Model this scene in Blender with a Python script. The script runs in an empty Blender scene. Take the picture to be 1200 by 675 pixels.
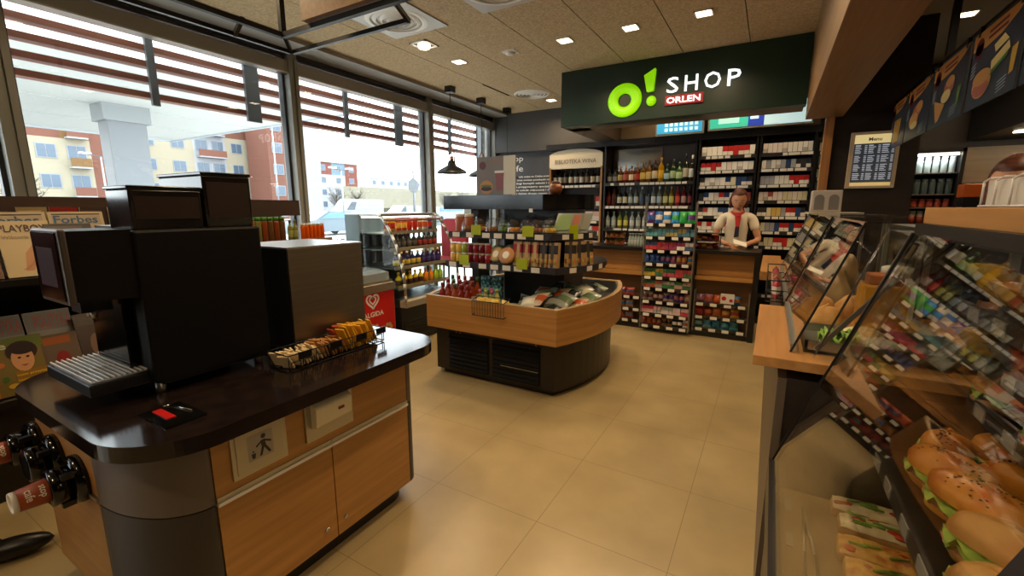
import bpy, bmesh, math, random
from mathutils import Vector, Matrix
random.seed(7)
SC = bpy.context.scene
COL = SC.collection
rnd = random.random
def uni(a, b): return a + (b - a) * random.random()

# ------------------------------------------------------------------ camera
YAW = math.radians(30.1); PITCH = math.atan(94.5 / 518)
Fv = Vector((-math.sin(YAW) * math.cos(PITCH), math.cos(YAW) * math.cos(PITCH), -math.sin(PITCH)))
Rv = Vector((math.cos(YAW), math.sin(YAW), 0)); Uv = Rv.cross(Fv)
cam_data = bpy.data.cameras.new('camera'); cam = bpy.data.objects.new('camera', cam_data); COL.objects.link(cam)
cam_data.sensor_width = 36; cam_data.lens = 36 * 518 / 1200; cam_data.clip_start = 0.02; cam_data.clip_end = 400
cam.matrix_world = Matrix(((Rv.x, Uv.x, -Fv.x, 0), (Rv.y, Uv.y, -Fv.y, 0), (Rv.z, Uv.z, -Fv.z, 1.5), (0, 0, 0, 1)))
SC.camera = cam
# ------------------------------------------------------------------ view, world, lights
SC.view_settings.view_transform = 'Standard'; SC.view_settings.look = 'None'
SC.view_settings.gamma = 1; SC.view_settings.use_curve_mapping = False
SC.view_settings.exposure = 0.0
CASE_W = 11.0  # watts of the lamp added inside the sandwich case
SKY = 7.0            # overcast sky strength
LAMP = 12.5          # watts of each recessed ceiling lamp
LAMPCOL = (1.0, 0.72, 0.42)
w = bpy.data.worlds.new('overcast'); SC.world = w; w.use_nodes = True
bg = w.node_tree.nodes['Background']; bg.inputs[0].default_value = (0.88, 0.95, 1.0, 1); bg.inputs[1].default_value = SKY
def area_light(name, loc, size, power, color, direction=(0, 0, -1), size_y=None, spread=180):
    d = bpy.data.lights.new(name, 'AREA'); d.energy = power; d.color = color; d.size = size
    if size_y: d.shape = 'RECTANGLE'; d.size_y = size_y
    d.spread = math.radians(spread)
    o = bpy.data.objects.new(name, d); COL.objects.link(o); o.location = loc
    o.rotation_euler = Vector(direction).to_track_quat('-Z', 'Y').to_euler(); return o
# daylight portals in the window wall (they only guide sampling of the sky)
for (y0, y1) in ((-2.9, .9), (1.01, 2.92), (3.03, 4.98), (5.1, 6.75)):
    p = area_light('window_portal', (-4.42, (y0 + y1) / 2, 1.5), y1 - y0, 1, (1, 1, 1), (1, 0, 0), 2.9)
    p.data.cycles.is_portal = True

# ------------------------------------------------------------------ helpers
def s2l(c): return c / 12.92 if c <= 0.04045 else ((c + 0.055) / 1.055) ** 2.4
def hexc(h): h = h.lstrip('#'); return tuple(s2l(int(h[i:i + 2], 16) / 255) for i in (0, 2, 4)) + (1,)
MATS = {}
def mat(name, col='#808080', rough=0.5, metal=0.0, emit=None, estr=0.0, spec=0.5, coat=0.0):
    if name in MATS: return MATS[name]
    m = bpy.data.materials.new(name); m.use_nodes = True
    b = m.node_tree.nodes['Principled BSDF']
    b.inputs['Base Color'].default_value = hexc(col) if isinstance(col, str) else col
    b.inputs['Roughness'].default_value = rough; b.inputs['Metallic'].default_value = metal
    b.inputs['Specular IOR Level'].default_value = spec
    if coat: b.inputs['Coat Weight'].default_value = coat; b.inputs['Coat Roughness'].default_value = 0.08
    if emit: b.inputs['Emission Color'].default_value = hexc(emit) if isinstance(emit, str) else emit; b.inputs['Emission Strength'].default_value = estr
    MATS[name] = m; return m
def nodes(m): return m.node_tree.nodes, m.node_tree.links, m.node_tree.nodes['Principled BSDF']
def noise_col(m, c1, c2, scale=(1, 1, 1), nscale=5.0, detail=4, lo=0.35, hi=0.65, bump=0.0, src='Object'):
    N, L, b = nodes(m)
    tc = N.new('ShaderNodeTexCoord'); mp = N.new('ShaderNodeMapping'); mp.inputs['Scale'].default_value = scale
    nz = N.new('ShaderNodeTexNoise'); nz.inputs['Scale'].default_value = nscale; nz.inputs['Detail'].default_value = detail
    cr = N.new('ShaderNodeValToRGB'); cr.color_ramp.elements[0].position = lo; cr.color_ramp.elements[1].position = hi
    cr.color_ramp.elements[0].color = hexc(c1); cr.color_ramp.elements[1].color = hexc(c2)
    L.new(tc.outputs[src], mp.inputs[0]); L.new(mp.outputs[0], nz.inputs[0]); L.new(nz.outputs[0], cr.inputs[0]); L.new(cr.outputs[0], b.inputs['Base Color'])
    if bump:
        bp = N.new('ShaderNodeBump'); bp.inputs['Strength'].default_value = bump; bp.inputs['Distance'].default_value = 0.01
        L.new(nz.outputs[0], bp.inputs['Height']); L.new(bp.outputs[0], b.inputs['Normal'])
    return m
def glassy(name, tint=(0.96, 0.98, 0.97, 1), rough=0.0, boost=1.0, ior=1.5):
    if name in MATS: return MATS[name]
    m = bpy.data.materials.new(name); m.use_nodes = True
    N = m.node_tree.nodes; L = m.node_tree.links; N.clear()
    o = N.new('ShaderNodeOutputMaterial'); mx = N.new('ShaderNodeMixShader'); t = N.new('ShaderNodeBsdfTransparent'); g = N.new('ShaderNodeBsdfGlossy')
    lw = N.new('ShaderNodeLayerWeight'); lw.inputs[0].default_value = .5; pw = N.new('ShaderNodeMath'); pw.operation = 'POWER'; pw.inputs[1].default_value = 4; fr = N.new('ShaderNodeMath'); fr.operation = 'MULTIPLY_ADD'; fr.inputs[1].default_value = .9; fr.inputs[2].default_value = .04; L.new(lw.outputs['Facing'], pw.inputs[0]); L.new(pw.outputs[0], fr.inputs[0]); mu = N.new('ShaderNodeMath'); mu.operation = 'MULTIPLY'; mu.inputs[1].default_value = boost; mu.use_clamp = True
    t.inputs[0].default_value = tint; g.inputs['Roughness'].default_value = rough; g.inputs['Color'].default_value = (1, 1, 1, 1)
    L.new(fr.outputs[0], mu.inputs[0]); L.new(mu.outputs[0], mx.inputs[0]); L.new(t.outputs[0], mx.inputs[1]); L.new(g.outputs[0], mx.inputs[2]); L.new(mx.outputs[0], o.inputs[0])
    MATS[name] = m; return m

class B:
    def __init__(s): s.v = []; s.f = []; s.mi = []; s.sm = []; s.mats = []
    def mid(s, m):
        if m not in s.mats: s.mats.append(m)
        return s.mats.index(m)
    def add(s, vs, fs, m, smooth=False):
        n = len(s.v); s.v += [tuple(v) for v in vs]; k = s.mid(m)
        for f in fs: s.f.append([n + i for i in f]); s.mi.append(k); s.sm.append(smooth)
        return s
    def box(s, x0, x1, y0, y1, z0, z1, m):
        v = [(x, y, z) for z in (z0, z1) for y in (y0, y1) for x in (x0, x1)]
        return s.add(v, [(0, 2, 3, 1), (4, 5, 7, 6), (0, 1, 5, 4), (2, 6, 7, 3), (0, 4, 6, 2), (1, 3, 7, 5)], m)
    def obox(s, c, ax, ay, az, m):      # oriented box by half-axis vectors
        c = Vector(c); ax = Vector(ax); ay = Vector(ay); az = Vector(az)
        v = [c + ax * i + ay * j + az * k for k in (-1, 1) for j in (-1, 1) for i in (-1, 1)]
        return s.add(v, [(0, 2, 3, 1), (4, 5, 7, 6), (0, 1, 5, 4), (2, 6, 7, 3), (0, 4, 6, 2), (1, 3, 7, 5)], m)
    def bar(s, p, q, wd, m, up=(0, 0, 1), h=None):
        p = Vector(p); q = Vector(q); d = q - p; u = Vector(up)
        if abs(d.normalized().dot(u)) > .98: u = Vector((1, 0, 0))
        a = d.cross(u).normalized(); c = a.cross(d).normalized()
        return s.obox((p + q) / 2, d / 2, a * wd / 2, c * (h or wd) / 2, m)
    def prism(s, pts, axis, a, b, m, smooth=False):   # polygon extruded along an axis
        def P(p, t):
            return {'x': (t, p[0], p[1]), 'y': (p[0], t, p[1]), 'z': (p[0], p[1], t)}[axis]
        n = len(pts); v = [P(p, a) for p in pts] + [P(p, b) for p in pts]
        s.add(v, [tuple(range(n))[::-1], tuple(range(n, 2 * n))], m)
        return s.add(v, [(i, (i + 1) % n, n + (i + 1) % n, n + i) for i in range(n)], m, smooth)
    def lathe(s, prof, c, m, n=12, axis=(0, 0, 1), smooth=True, caps=True, bands=None):
        ax = Vector(axis).normalized(); u = ax.cross(Vector((1, 0, 0)) if abs(ax.x) < .9 else Vector((0, 1, 0))).normalized(); w2 = ax.cross(u); c = Vector(c)
        v = []
        for r, z in prof:
            for i in range(n):
                a = 2 * math.pi * i / n; v.append(c + ax * z + u * (r * math.cos(a)) + w2 * (r * math.sin(a)))
        base = len(s.v); s.v += [tuple(x) for x in v]
        for j in range(len(prof) - 1):
            mm = bands[j] if bands else m; k = s.mid(mm)
            for i in range(n):
                s.f.append([base + j * n + i, base + j * n + (i + 1) % n, base + (j + 1) * n + (i + 1) % n, base + (j + 1) * n + i]); s.mi.append(k); s.sm.append(smooth)
        if caps:
            k0 = s.mid(bands[0] if bands else m); k1 = s.mid(bands[-1] if bands else m)
            s.f.append([base + i for i in range(n)][::-1]); s.mi.append(k0); s.sm.append(False)
            s.f.append([base + (len(prof) - 1) * n + i for i in range(n)]); s.mi.append(k1); s.sm.append(False)
        return s
    def cyl(s, p, q, r, m, n=12, r2=None):
        p = Vector(p); q = Vector(q); d = q - p
        return s.lathe([(r, 0), (r2 if r2 is not None else r, d.length)], p, m, n, d)
    def tube(s, pts, r, m, n=6):
        pts = [Vector(p) for p in pts]
        for i in range(len(pts) - 1): s.cyl(pts[i], pts[i + 1], r, m, n)
        return s
    def ball(s, c, r, m, n=12, k=8, f=None):
        if isinstance(r, (int, float)): r = (r, r, r)
        v = []; c = Vector(c)
        for j in range(1, k):
            t = math.pi * j / k
            for i in range(n):
                a = 2 * math.pi * i / n; d = Vector((math.sin(t) * math.cos(a), math.sin(t) * math.sin(a), math.cos(t)))
                g = f(d) if f else 1; v.append(c + Vector((d.x * r[0], d.y * r[1], d.z * r[2])) * g)
        gt = f(Vector((0, 0, 1))) if f else 1; gb = f(Vector((0, 0, -1))) if f else 1
        v.append(c + Vector((0, 0, r[2] * gt))); v.append(c - Vector((0, 0, r[2] * gb))); T = len(v) - 2; Bt = T + 1
        fs = [(j * n + i, (j + 1) * n + i, (j + 1) * n + (i + 1) % n, j * n + (i + 1) % n) for j in range(k - 2) for i in range(n)]
        fs += [(T, i, (i + 1) % n) for i in range(n)] + [(Bt, (k - 2) * n + (i + 1) % n, (k - 2) * n + i) for i in range(n)]
        return s.add(v, fs, m, True)
    def quad(s, o, r, u, m): # rectangle from its lower left corner
        o = Vector(o); r = Vector(r); u = Vector(u); return s.add([o, o + r, o + r + u, o + u], [(0, 1, 2, 3)], m)
    def disc(s, o, r, u, m, n=16):
        o = Vector(o); r = Vector(r); u = Vector(u)
        return s.add([o + r * math.cos(2 * math.pi * i / n) + u * math.sin(2 * math.pi * i / n) for i in range(n)], [tuple(range(n))], m)
    def text(s, txt, o, r, u, h, m, width=None, center=False, ext=0.0, bold=0.0):
        vs, fs, wd, hh = glyphs(txt, ext, bold, h); r = Vector(r).normalized(); u = Vector(u).normalized(); nn = r.cross(u); o = Vector(o)
        sy = h / hh; sx = (width / wd) if width else sy
        dx = -wd * sx / 2 if center else 0
        return s.add([o + r * (x * sx + dx) + u * (y * sy) + nn * z for x, y, z in vs], fs, m)
    def mesh(s, name, off=(0, 0, 0)):
        me = bpy.data.meshes.new(name); o = Vector(off)
        me.from_pydata([tuple(Vector(v) - o) for v in s.v], [], s.f)
        for m in s.mats: me.materials.append(m)
        me.polygons.foreach_set('material_index', s.mi); me.polygons.foreach_set('use_smooth', s.sm); me.update(); return me
    def part(s, name, parent, bev=0, label=None, sub=0):
        o = bpy.data.objects.new(name, s.mesh(name, wloc(parent))); COL.objects.link(o); o.parent = parent
        if label: o['label'] = label
        if bev: bevel(o, bev)
        if sub: q = o.modifiers.new('sub', 'SUBSURF'); q.levels = q.render_levels = sub
        return o
    def thing(s, name, label, cat, group=None, bev=0, kind=None, sub=0):
        xs = [v[0] for v in s.v]; ys = [v[1] for v in s.v]; zs = [v[2] for v in s.v]
        loc = Vector(((min(xs) + max(xs)) / 2, (min(ys) + max(ys)) / 2, min(zs)))
        o = bpy.data.objects.new(name, s.mesh(name, loc)); COL.objects.link(o); o.location = loc
        tag(o, label, cat, group, kind)
        if bev: bevel(o, bev)
        if sub: q = o.modifiers.new('sub', 'SUBSURF'); q.levels = q.render_levels = sub
        return o
    def struct(s, name, bev=0):
        o = bpy.data.objects.new(name, s.mesh(name)); COL.objects.link(o); o['kind'] = 'structure'
        if bev: bevel(o, bev)
        return o
def bevel(o, wd):
    q = o.modifiers.new('bevel', 'BEVEL'); q.width = wd; q.segments = 2; q.limit_method = 'ANGLE'; q.angle_limit = math.radians(50)
def tag(o, label, cat, group=None, kind=None):
    o['label'] = label; o['category'] = cat
    if group: o['group'] = group
    if kind: o['kind'] = kind
    return o
def wloc(o):
    p = Vector((0, 0, 0))
    while o is not None: p += o.location; o = o.parent
    return p
def thing(name, label, cat, loc=(0, 0, 0), group=None):
    o = bpy.data.objects.new(name, None); COL.objects.link(o); o.location = loc; o.empty_display_size = .05
    return tag(o, label, cat, group)
_kids = {}
def copytree(o, parent=None):
    c = o.copy(); COL.objects.link(c)
    if parent: c.parent = parent
    for ch in [x for x in COL.objects if x.parent == o]: copytree(ch, c)
    return c
def place(o, loc, label, rotz=0, group=None, scale=None):
    c = copytree(o); c.location = loc; c.rotation_euler = (0, 0, rotz); c['label'] = label
    if group: c['group'] = group
    if scale: c.scale = scale
    return c
def moveto(o, loc, label, rotz=0, group=None):
    o.location = loc; o.rotation_euler = (0, 0, rotz); o['label'] = label
    if group: o['group'] = group
    return o
_g = {}
def glyphs(txt, ext=0.0, bold=0.0, h=1.0):
    key = (txt, ext, bold, h)
    if key in _g: return _g[key]
    cu = bpy.data.curves.new('t', 'FONT'); cu.body = txt; cu.size = 1; cu.resolution_u = 2
    if bold: cu.offset = bold
    if ext: cu.extrude = .5
    o = bpy.data.objects.new('t', cu); COL.objects.link(o); bpy.context.view_layer.update()
    me = bpy.data.meshes.new_from_object(o.evaluated_get(bpy.context.evaluated_depsgraph_get()))
    vs = [(v.co.x, v.co.y, v.co.z * ext) for v in me.vertices]; fs = [tuple(p.vertices) for p in me.polygons]
    bpy.data.objects.remove(o); bpy.data.curves.remove(cu); bpy.data.meshes.remove(me)
    x0 = min(v[0] for v in vs); y0 = min(v[1] for v in vs); vs = [(x - x0, y - y0, z) for x, y, z in vs]
    _g[key] = (vs, fs, max(v[0] for v in vs), max(v[1] for v in vs)); return _g[key]
ORD = ['first', 'second', 'third', 'fourth', 'fifth', 'sixth', 'seventh', 'eighth', 'ninth', 'tenth', 'eleventh', 'twelfth', 'thirteenth', 'fourteenth', 'fifteenth', 'sixteenth', 'seventeenth', 'eighteenth', 'nineteenth', 'twentieth'] + ['twenty-%s' % x for x in ('first', 'second', 'third', 'fourth', 'fifth', 'sixth', 'seventh', 'eighth', 'ninth')]
ROWN = ['top', 'second', 'third', 'fourth', 'fifth', 'sixth', 'seventh', 'eighth', 'ninth']
def arc(c, r, a0, a1, n): return [(c[0] + r * math.cos(math.radians(a0 + (a1 - a0) * i / n)), c[1] + r * math.sin(math.radians(a0 + (a1 - a0) * i / n))) for i in range(n + 1)]
def bulge(x0, x1, y0, y1, xb, n=12, left=True):    # plan: straight front/back, curved right end reaching xb (and a matching left end)
    yc = (y0 + y1) / 2; h = (y1 - y0) / 2; p = []
    for i in range(n + 1):
        t = -1 + 2 * i / n; p.append((x1 + (xb - x1) * (1 - t * t), yc + h * t))
    if left:
        d = (xb - x1) * .8
        for i in range(n + 1):
            t = 1 - 2 * i / n; p.append((x0 - d * (1 - t * t), yc + h * t))
    else: p += [(x0, y1), (x0, y0)]
    return p

# ------------------------------------------------------------------ materials
def wood(name, c1, c2, axis='y', rough=0.42):
    m = mat(name, c1, rough); sc = {'x': (1.2, 22, 22), 'y': (22, 1.2, 22), 'z': (22, 22, 1.2)}[axis]
    return noise_col(m, c1, c2, sc, 1.6, 6, .3, .7, 0.04)
OAKC = ('#9c6d36', '#b28044')
oak_y = wood('oak_veneer_along', *OAKC, 'y'); oak_x = wood('oak_veneer_across', *OAKC, 'x'); oak_z = wood('oak_veneer_upright', *OAKC, 'z'); oak_h = noise_col(mat('oak_veneer_band', OAKC[0], .42), *OAKC, (1.2, 1.2, 24), 1.6, 6, .3, .7, 0.04)
beam_wood = wood('beam_veneer', '#765634', '#8a6840', 'y', .5)
pine = wood('pale_pine', '#c79a5e', '#d8ae72', 'x')
louvre_wood = wood('louvre_timber', '#6b3520', '#83452b', 'y', .6)
black = mat('black_laminate', '#14110f', .35)
blackm = mat('black_metal', '#0b0b0c', .4, spec=.4)
blackg = mat('black_gloss', '#080808', .12)
worktop = noise_col(mat('dark_worktop', '#1b1412', .13), '#150f0d', '#231917', (6, 6, 6), 3, 5, .3, .7)
darkwall = noise_col(mat('anthracite_wall', '#3b3c3f', .6), '#37383b', '#424347', (1, 1, 1), 3, 3)
greywall = mat('grey_wall', '#55575b', .6)
brownblk = noise_col(mat('brown_black_panel', '#1a110d', .5), '#170e0b', '#20150f', (3, 3, 12), 2, 4)
frame_grey = mat('window_frame_grey', '#86867f', .45)
frame_dark = mat('window_frame_dark', '#3a3a3c', .45)
blind_grey = mat('blind_box_grey', '#96928a', .6)
steel = mat('brushed_steel', '#b3b0aa', .28, 1.0)
chrome = mat('chrome', '#cfcfcf', .12, 1.0)
alu = mat('aluminium', '#b5b2aa', .35, 1.0)
white = mat('white_plastic', '#e6e2d8', .45)
cream = mat('cream_paper', '#d9d0b8', .7)
paper = mat('price_paper', '#d8d4c8', .6)
greyp = mat('grey_plastic', '#5f5c59', .45)
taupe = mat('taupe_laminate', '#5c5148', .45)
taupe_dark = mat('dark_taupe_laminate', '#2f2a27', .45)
red = mat('red_gloss', '#b3140f', .35)
glass = glassy('clear_glass'); winglass = glassy('window_glass', (0.97, 0.985, 0.98, 1)); smoke = glassy('smoked_plastic', (.25, .2, .18, 1))
lampm = mat('lamp_diffuser', '#ffffff', .5, emit=(1, .82, .55, 1), estr=9)
def chip_ceiling():
    m = mat('woodwool_ceiling', '#8a7354', .85); noise_col(m, '#a28b65', '#cdb38a', (1, 1, 1), 60, 6, .3, .7, .3)
    return m
ceilm = chip_ceiling()
def floor_tiles():
    m = mat('stone_floor_tiles', '#a68f63', .3); N, L, b = nodes(m)
    tc = N.new('ShaderNodeTexCoord'); mp = N.new('ShaderNodeMapping'); mp.inputs['Location'].default_value = (0.243 + 6.1, -1.71 + 6.1, 0)
    br = N.new('ShaderNodeTexBrick'); br.offset = 0; br.squash = 1; br.inputs['Scale'].default_value = 1; br.inputs['Brick Width'].default_value = .61; br.inputs['Row Height'].default_value = .61
    br.inputs['Mortar Size'].default_value = .0022; br.inputs['Mortar Smooth'].default_value = .2
    nz = N.new('ShaderNodeTexNoise'); nz.inputs['Scale'].default_value = 2.5; nz.inputs['Detail'].default_value = 8
    cr = N.new('ShaderNodeValToRGB'); cr.color_ramp.elements[0].position = .3; cr.color_ramp.elements[1].position = .7
    cr.color_ramp.elements[0].color = hexc('#93805a'); cr.color_ramp.elements[1].color = hexc('#a8946a')
    br.inputs['Mortar'].default_value = hexc('#7d6b4c')
    L.new(tc.outputs['Object'], mp.inputs[0]); L.new(mp.outputs[0], br.inputs[0]); L.new(tc.outputs['Object'], nz.inputs[0]); L.new(nz.outputs[0], cr.inputs[0])
    L.new(cr.outputs[0], br.inputs['Color1']); L.new(cr.outputs[0], br.inputs['Color2']); L.new(br.outputs[0], b.inputs['Base Color'])
    return m
floorm = floor_tiles()
def cm(h, rough=.45): return mat('colour_' + h.strip('#'), h, rough)
# ================================================================== the setting
B().box(-4.45, 3.3, -3.1, 6.95, -.1, 0, floorm).struct('floor')
b = B(); b.box(-3.97, 3.3, -3.1, 6.95, 3.06, 3.2, black)      # void above the panels; woodwool panels leave dark joints
for i in range(-1, 8):
    x1 = -.323 + .6 * 1 - .6 * i + .0; x0 = x1 - .592
    if x1 > .3: x1 = .19
    if x1 < -3.95: continue
    b.box(max(x0, -3.95), x1, -3.1, 6.8, 3.04, 3.058, ceilm)
b.box(.475, 3.3, -3.1, 6.95, 3.04, 3.058, mat('plain_ceiling', '#7d776b', .8))
b.struct('ceiling')
B().box(-4.45, -3.95, -3.1, 6.8, 3.0, 3.2, blind_grey).struct('trim_1')
# walls: the far wall, the right wall and the wall behind the camera
b = B(); b.box(-4.3, 3.3, 6.8, 6.95, 0, 3.2, darkwall); b.box(-4.3, -2.2, 6.72, 6.8, 2.42, 3.04, mat('grey_bulkhead', '#4d4c4c', .6)); b.struct('wall_far')
B().box(3.2, 3.35, -3.1, 6.95, 0, 3.2, brownblk).struct('wall_right')
B().box(-4.45, 3.3, -3.25, -3.1, 0, 3.2, mat('back_wall_paint', '#3a332c', .7)).struct('wall_behind')
# window wall: sill, posts, head frame, blind boxes
b = B(); b.box(-4.45, -4.25, -3.1, 6.8, 0, .12, frame_grey); b.box(-4.4, -4.28, -3.1, 6.8, 2.94, 3.0, frame_dark); b.box(-4.36, -4.26, -3.1, 6.8, 2.97, 3.06, frame_dark)
b.struct('wall_left')
MUL = [-1.0, .96, 2.975, 5.04, 6.76]
for i, y in enumerate(MUL):
    b = B(); b.box(-4.42, -4.24, y - .05, y + .05, 0, 3.0, frame_grey); b.box(-4.24, -4.225, y - .05, y - .012, 0.1, 2.94, frame_grey); b.box(-4.24, -4.225, y + .012, y + .05, .1, 2.94, frame_grey); b.struct('trim_%d' % (i + 2))
ys = [-3.1] + MUL
for i in range(5):
    y0, y1 = ys[i] + .05, ys[i + 1] - .05
    root = bpy.data.objects.new('window_%d' % (i + 1), B().box(-4.345, -4.335, y0, y1, .12, 2.94, winglass).mesh('pane')); COL.objects.link(root); root['kind'] = 'structure'
    f = B(); f.box(-4.37, -4.31, y0, y0 + .025, .12, 2.94, frame_dark); f.box(-4.37, -4.31, y1 - .025, y1, .12, 2.94, frame_dark); f.box(-4.37, -4.31, y0, y1, .12, .17, frame_dark); f.part('window_frame', root)
    f = B(); f.box(-4.33, -4.24, y0, y1, 2.8, 2.915, blind_grey); f.box(-4.335, -4.235, y0, y1, 2.795, 2.806, alu); f.part('roller_blind_box', root)
# frosted writing on the third window
b = B(); b.text('wuchs', (-4.33, 3.2, 1.06), (0, 1, 0), (0, 0, 1), .12, mat('grey_lettering', '#55585c', .6), width=.52); b.part('lettering', bpy.data.objects['window_4'])
# timber louvres outside the windows, each blade a part of its bay's sunshade
for i in range(5):
    y0, y1 = ys[i] + .001, ys[i + 1] - .001
    if i == 4: y1 = 7.05
    t = thing('sun_louvre', ['timber sun louvre outside the bay behind the camera', 'timber sun louvre outside the bay left of the thick left post', 'timber sun louvre outside the big window above the coffee machine', 'timber sun louvre outside the middle window above the vans', 'timber sun louvre outside the far window behind the pendant lamps'][i], 'sun louvre', (-4.75, (y0 + y1) / 2, 2.3), 'timber louvres outside the windows')
    for k in range(5):
        z = 2.445 + .127 * k
        B().box(-4.8, -4.7, y0, y1, z - .024, z + .024, louvre_wood).part('louvre_blade', t)
    for y in (y0 + .99, y1 - .17):
        wd = .028 if y == y0 + .99 else .07
        B().box(-4.695, -4.66, y - wd, y + wd, 2.36, 3.05, mat('louvre_bracket', '#4d4f50', .5)).box(-4.67, -4.42, y - wd, y + wd, 3.02, 3.06, frame_grey).part('bracket', t)
    if i == 4: B().box(-4.82, -4.62, y1 - .05, y1 + .02, .0, 3.05, frame_grey).part('end_post', t)
# left wall corner behind far window
# ================================================================== ceiling fittings
def lamp(x, y, lab, big=.12):
    t = thing('ceiling_lamp', lab, 'ceiling light', (x, y, 3.0), 'recessed square ceiling lamps')
    f = B(); h = big / 2 + .012
    f.box(x - h, x + h, y - h, y - h + .014, 3.032, 3.0399, white); f.box(x - h, x + h, y + h - .014, y + h, 3.032, 3.0399, white); f.box(x - h, x - h + .014, y - h, y + h, 3.032, 3.0399, white); f.box(x + h - .014, x + h, y - h, y + h, 3.032, 3.0399, white)
    f.part('frame', t); B().box(x - big / 2, x + big / 2, y - big / 2, y + big / 2, 3.034, 3.0395, lampm).part('diffuser', t)
    area_light('lamp_light', (x, y, 3.028), big, LAMP * (.5 if 'hidden behind' in lab else 1), LAMPCOL, spread=150)
LP = [(-.617, 4.146, 'square ceiling lamp nearest the wooden beam, left of it'), (-1.208, 4.14, 'square ceiling lamp above the middle of the green sign'), (-1.822, 4.13, 'square ceiling lamp just left of the green lettering'), (-3.049, 4.129, 'square ceiling lamp above the far end of the middle window'), (-2.93, 6.2, 'square ceiling lamp right of the round vent at the far wall'),
      (1.218, 5.228, 'square ceiling lamp over the kitchen, beside the beam'), (1.79, 5.6, 'square ceiling lamp over the kitchen at the right edge')]
LP += [(-.45, 5.95, 'added square ceiling lamp hidden behind the sign to brighten the tobacco'), (-1.35, 5.95, 'added square ceiling lamp hidden behind the sign to brighten the spirits'), (2.3, 4.4, 'square ceiling lamp over the kitchen, out of view')]  # the pair behind the sign is added to brighten the shelves below
for k, (x, y) in enumerate([(-3.0, 1.4), (-1.8, .9), (-.6, 1.6), (1.6, 2.6), (1.2, .6), (-3, -1.2), (-1.2, -1.2), (-.6, 2.6), (.9, -1.6)]): LP.append((x, y, 'square ceiling lamp out of view near the camera, %s one' % ORD[k]))
for x, y, l in LP: lamp(x, y, l)
# gimbal spot
t = thing('gimbal_spotlight', 'black gimbal spotlight in a white frame in the ceiling', 'spotlight', (-3.036, 3.553, 3.0))
b = B(); x, y = -3.036, 3.553
for s in (-1, 1): b.box(x - .1, x + .1, y + s * .09 - .01, y + s * .09 + .01, 3.03, 3.0399, white); b.box(x + s * .09 - .01, x + s * .09 + .01, y - .1, y + .1, 3.03, 3.0399, white)
b.part('frame', t); B().box(x - .08, x + .08, y - .08, y + .08, 3.036, 3.0399, black).part('housing', t)
B().lathe([(.05, 0), (.06, .03)], (x, y, 3.004), lampm, 16).part('lens', t); area_light('lamp_light', (x, y, 2.99), .08, LAMP, LAMPCOL, spread=120)
def vent(x, y, lab, r=.3, sq=True):
    t = thing('ceiling_vent', lab, 'ceiling vent', (x, y, 3.0), 'round air diffusers in the ceiling')
    b = B(); b.box(x - r, x + r, y - r, y + r, 3.03, 3.0399, mat('vent_plate', '#b5b0a6', .4)); b.part('plate', t)
    for k, rr in enumerate((.26, .2, .14, .08)):
        rr *= r / .3; b = B(); b.lathe([(rr, 0), (rr * .86, -.012 - .004 * k), (rr * .8, -.004), (rr * .84, 0)], (x, y, 3.03), white, 28, caps=False); b.part('ring', t)
vent(-2.85, 3.0, 'large square air vent with round diffuser near the black frame')
vent(-1.85, 2.95, 'square air vent cut by the top edge of the view')
t = thing('ceiling_vent', 'round white air vent beside the far square lamp', 'ceiling vent', (-3.017, 5.85, 3.0)); x, y = -3.017, 5.75
for k, rr in enumerate((.25, .2, .15, .1, .05)): B().lathe([(rr, 0), (rr - .03, -.018), (rr - .04, -.004), (rr - .03, 0)], (x, y, 3.038), white, 28, caps=False).part('ring', t)
B().lathe([(.24, 0), (.24, .004)], (x, y, 3.034), mat('vent_inner', '#77726a', .5), 28).part('back_plate', t)
b = B().box(-3.33, -3.322, 5.0, 5.65, 3.03, 3.0399, black); b.thing('ceiling_slot', 'thin dark slot in the ceiling beside the round vent', 'ceiling slot')
t = thing('smoke_detector', 'small white smoke detector on the ceiling', 'smoke detector', (-2.427, 4.153, 3.0))
B().lathe([(.02, -.03), (.05, -.02), (.055, 0)], (-2.427, 4.153, 3.039), white, 16).part('body', t); B().box(-2.50, -2.35, 4.08, 4.22, 3.034, 3.0399, white).part('base', t)

# ================================================================== beam, column, menu wall, bulkhead
b = B(); b.box(.19, .475, -3.1, 5.1, 2.30, 3.05, beam_wood); b.struct('trim_8', .004)
B().box(.35, .415, 5.06, 5.2, 0, 2.3, wood('column_veneer', '#8c5c33', '#a0703f', 'z')).struct('trim_9')
B().box(.415, 1.03, 5.1, 5.25, 0, 3.05, brownblk).struct('wall_menu')
b = B(); b.box(-2.26, -1.98, 5.2, 6.72, 2.43, 3.05, mat('bulkhead_brown', '#4b3d30', .5)); b.box(-1.98, .4, 6.55, 6.75, 2.43, 3.05, mat('bulkhead_beige', '#7c6a50', .6)); b.box(-3.1, .45, 6.4, 6.8, 2.36, 2.44, black)
b.struct('trim_10')
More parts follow.
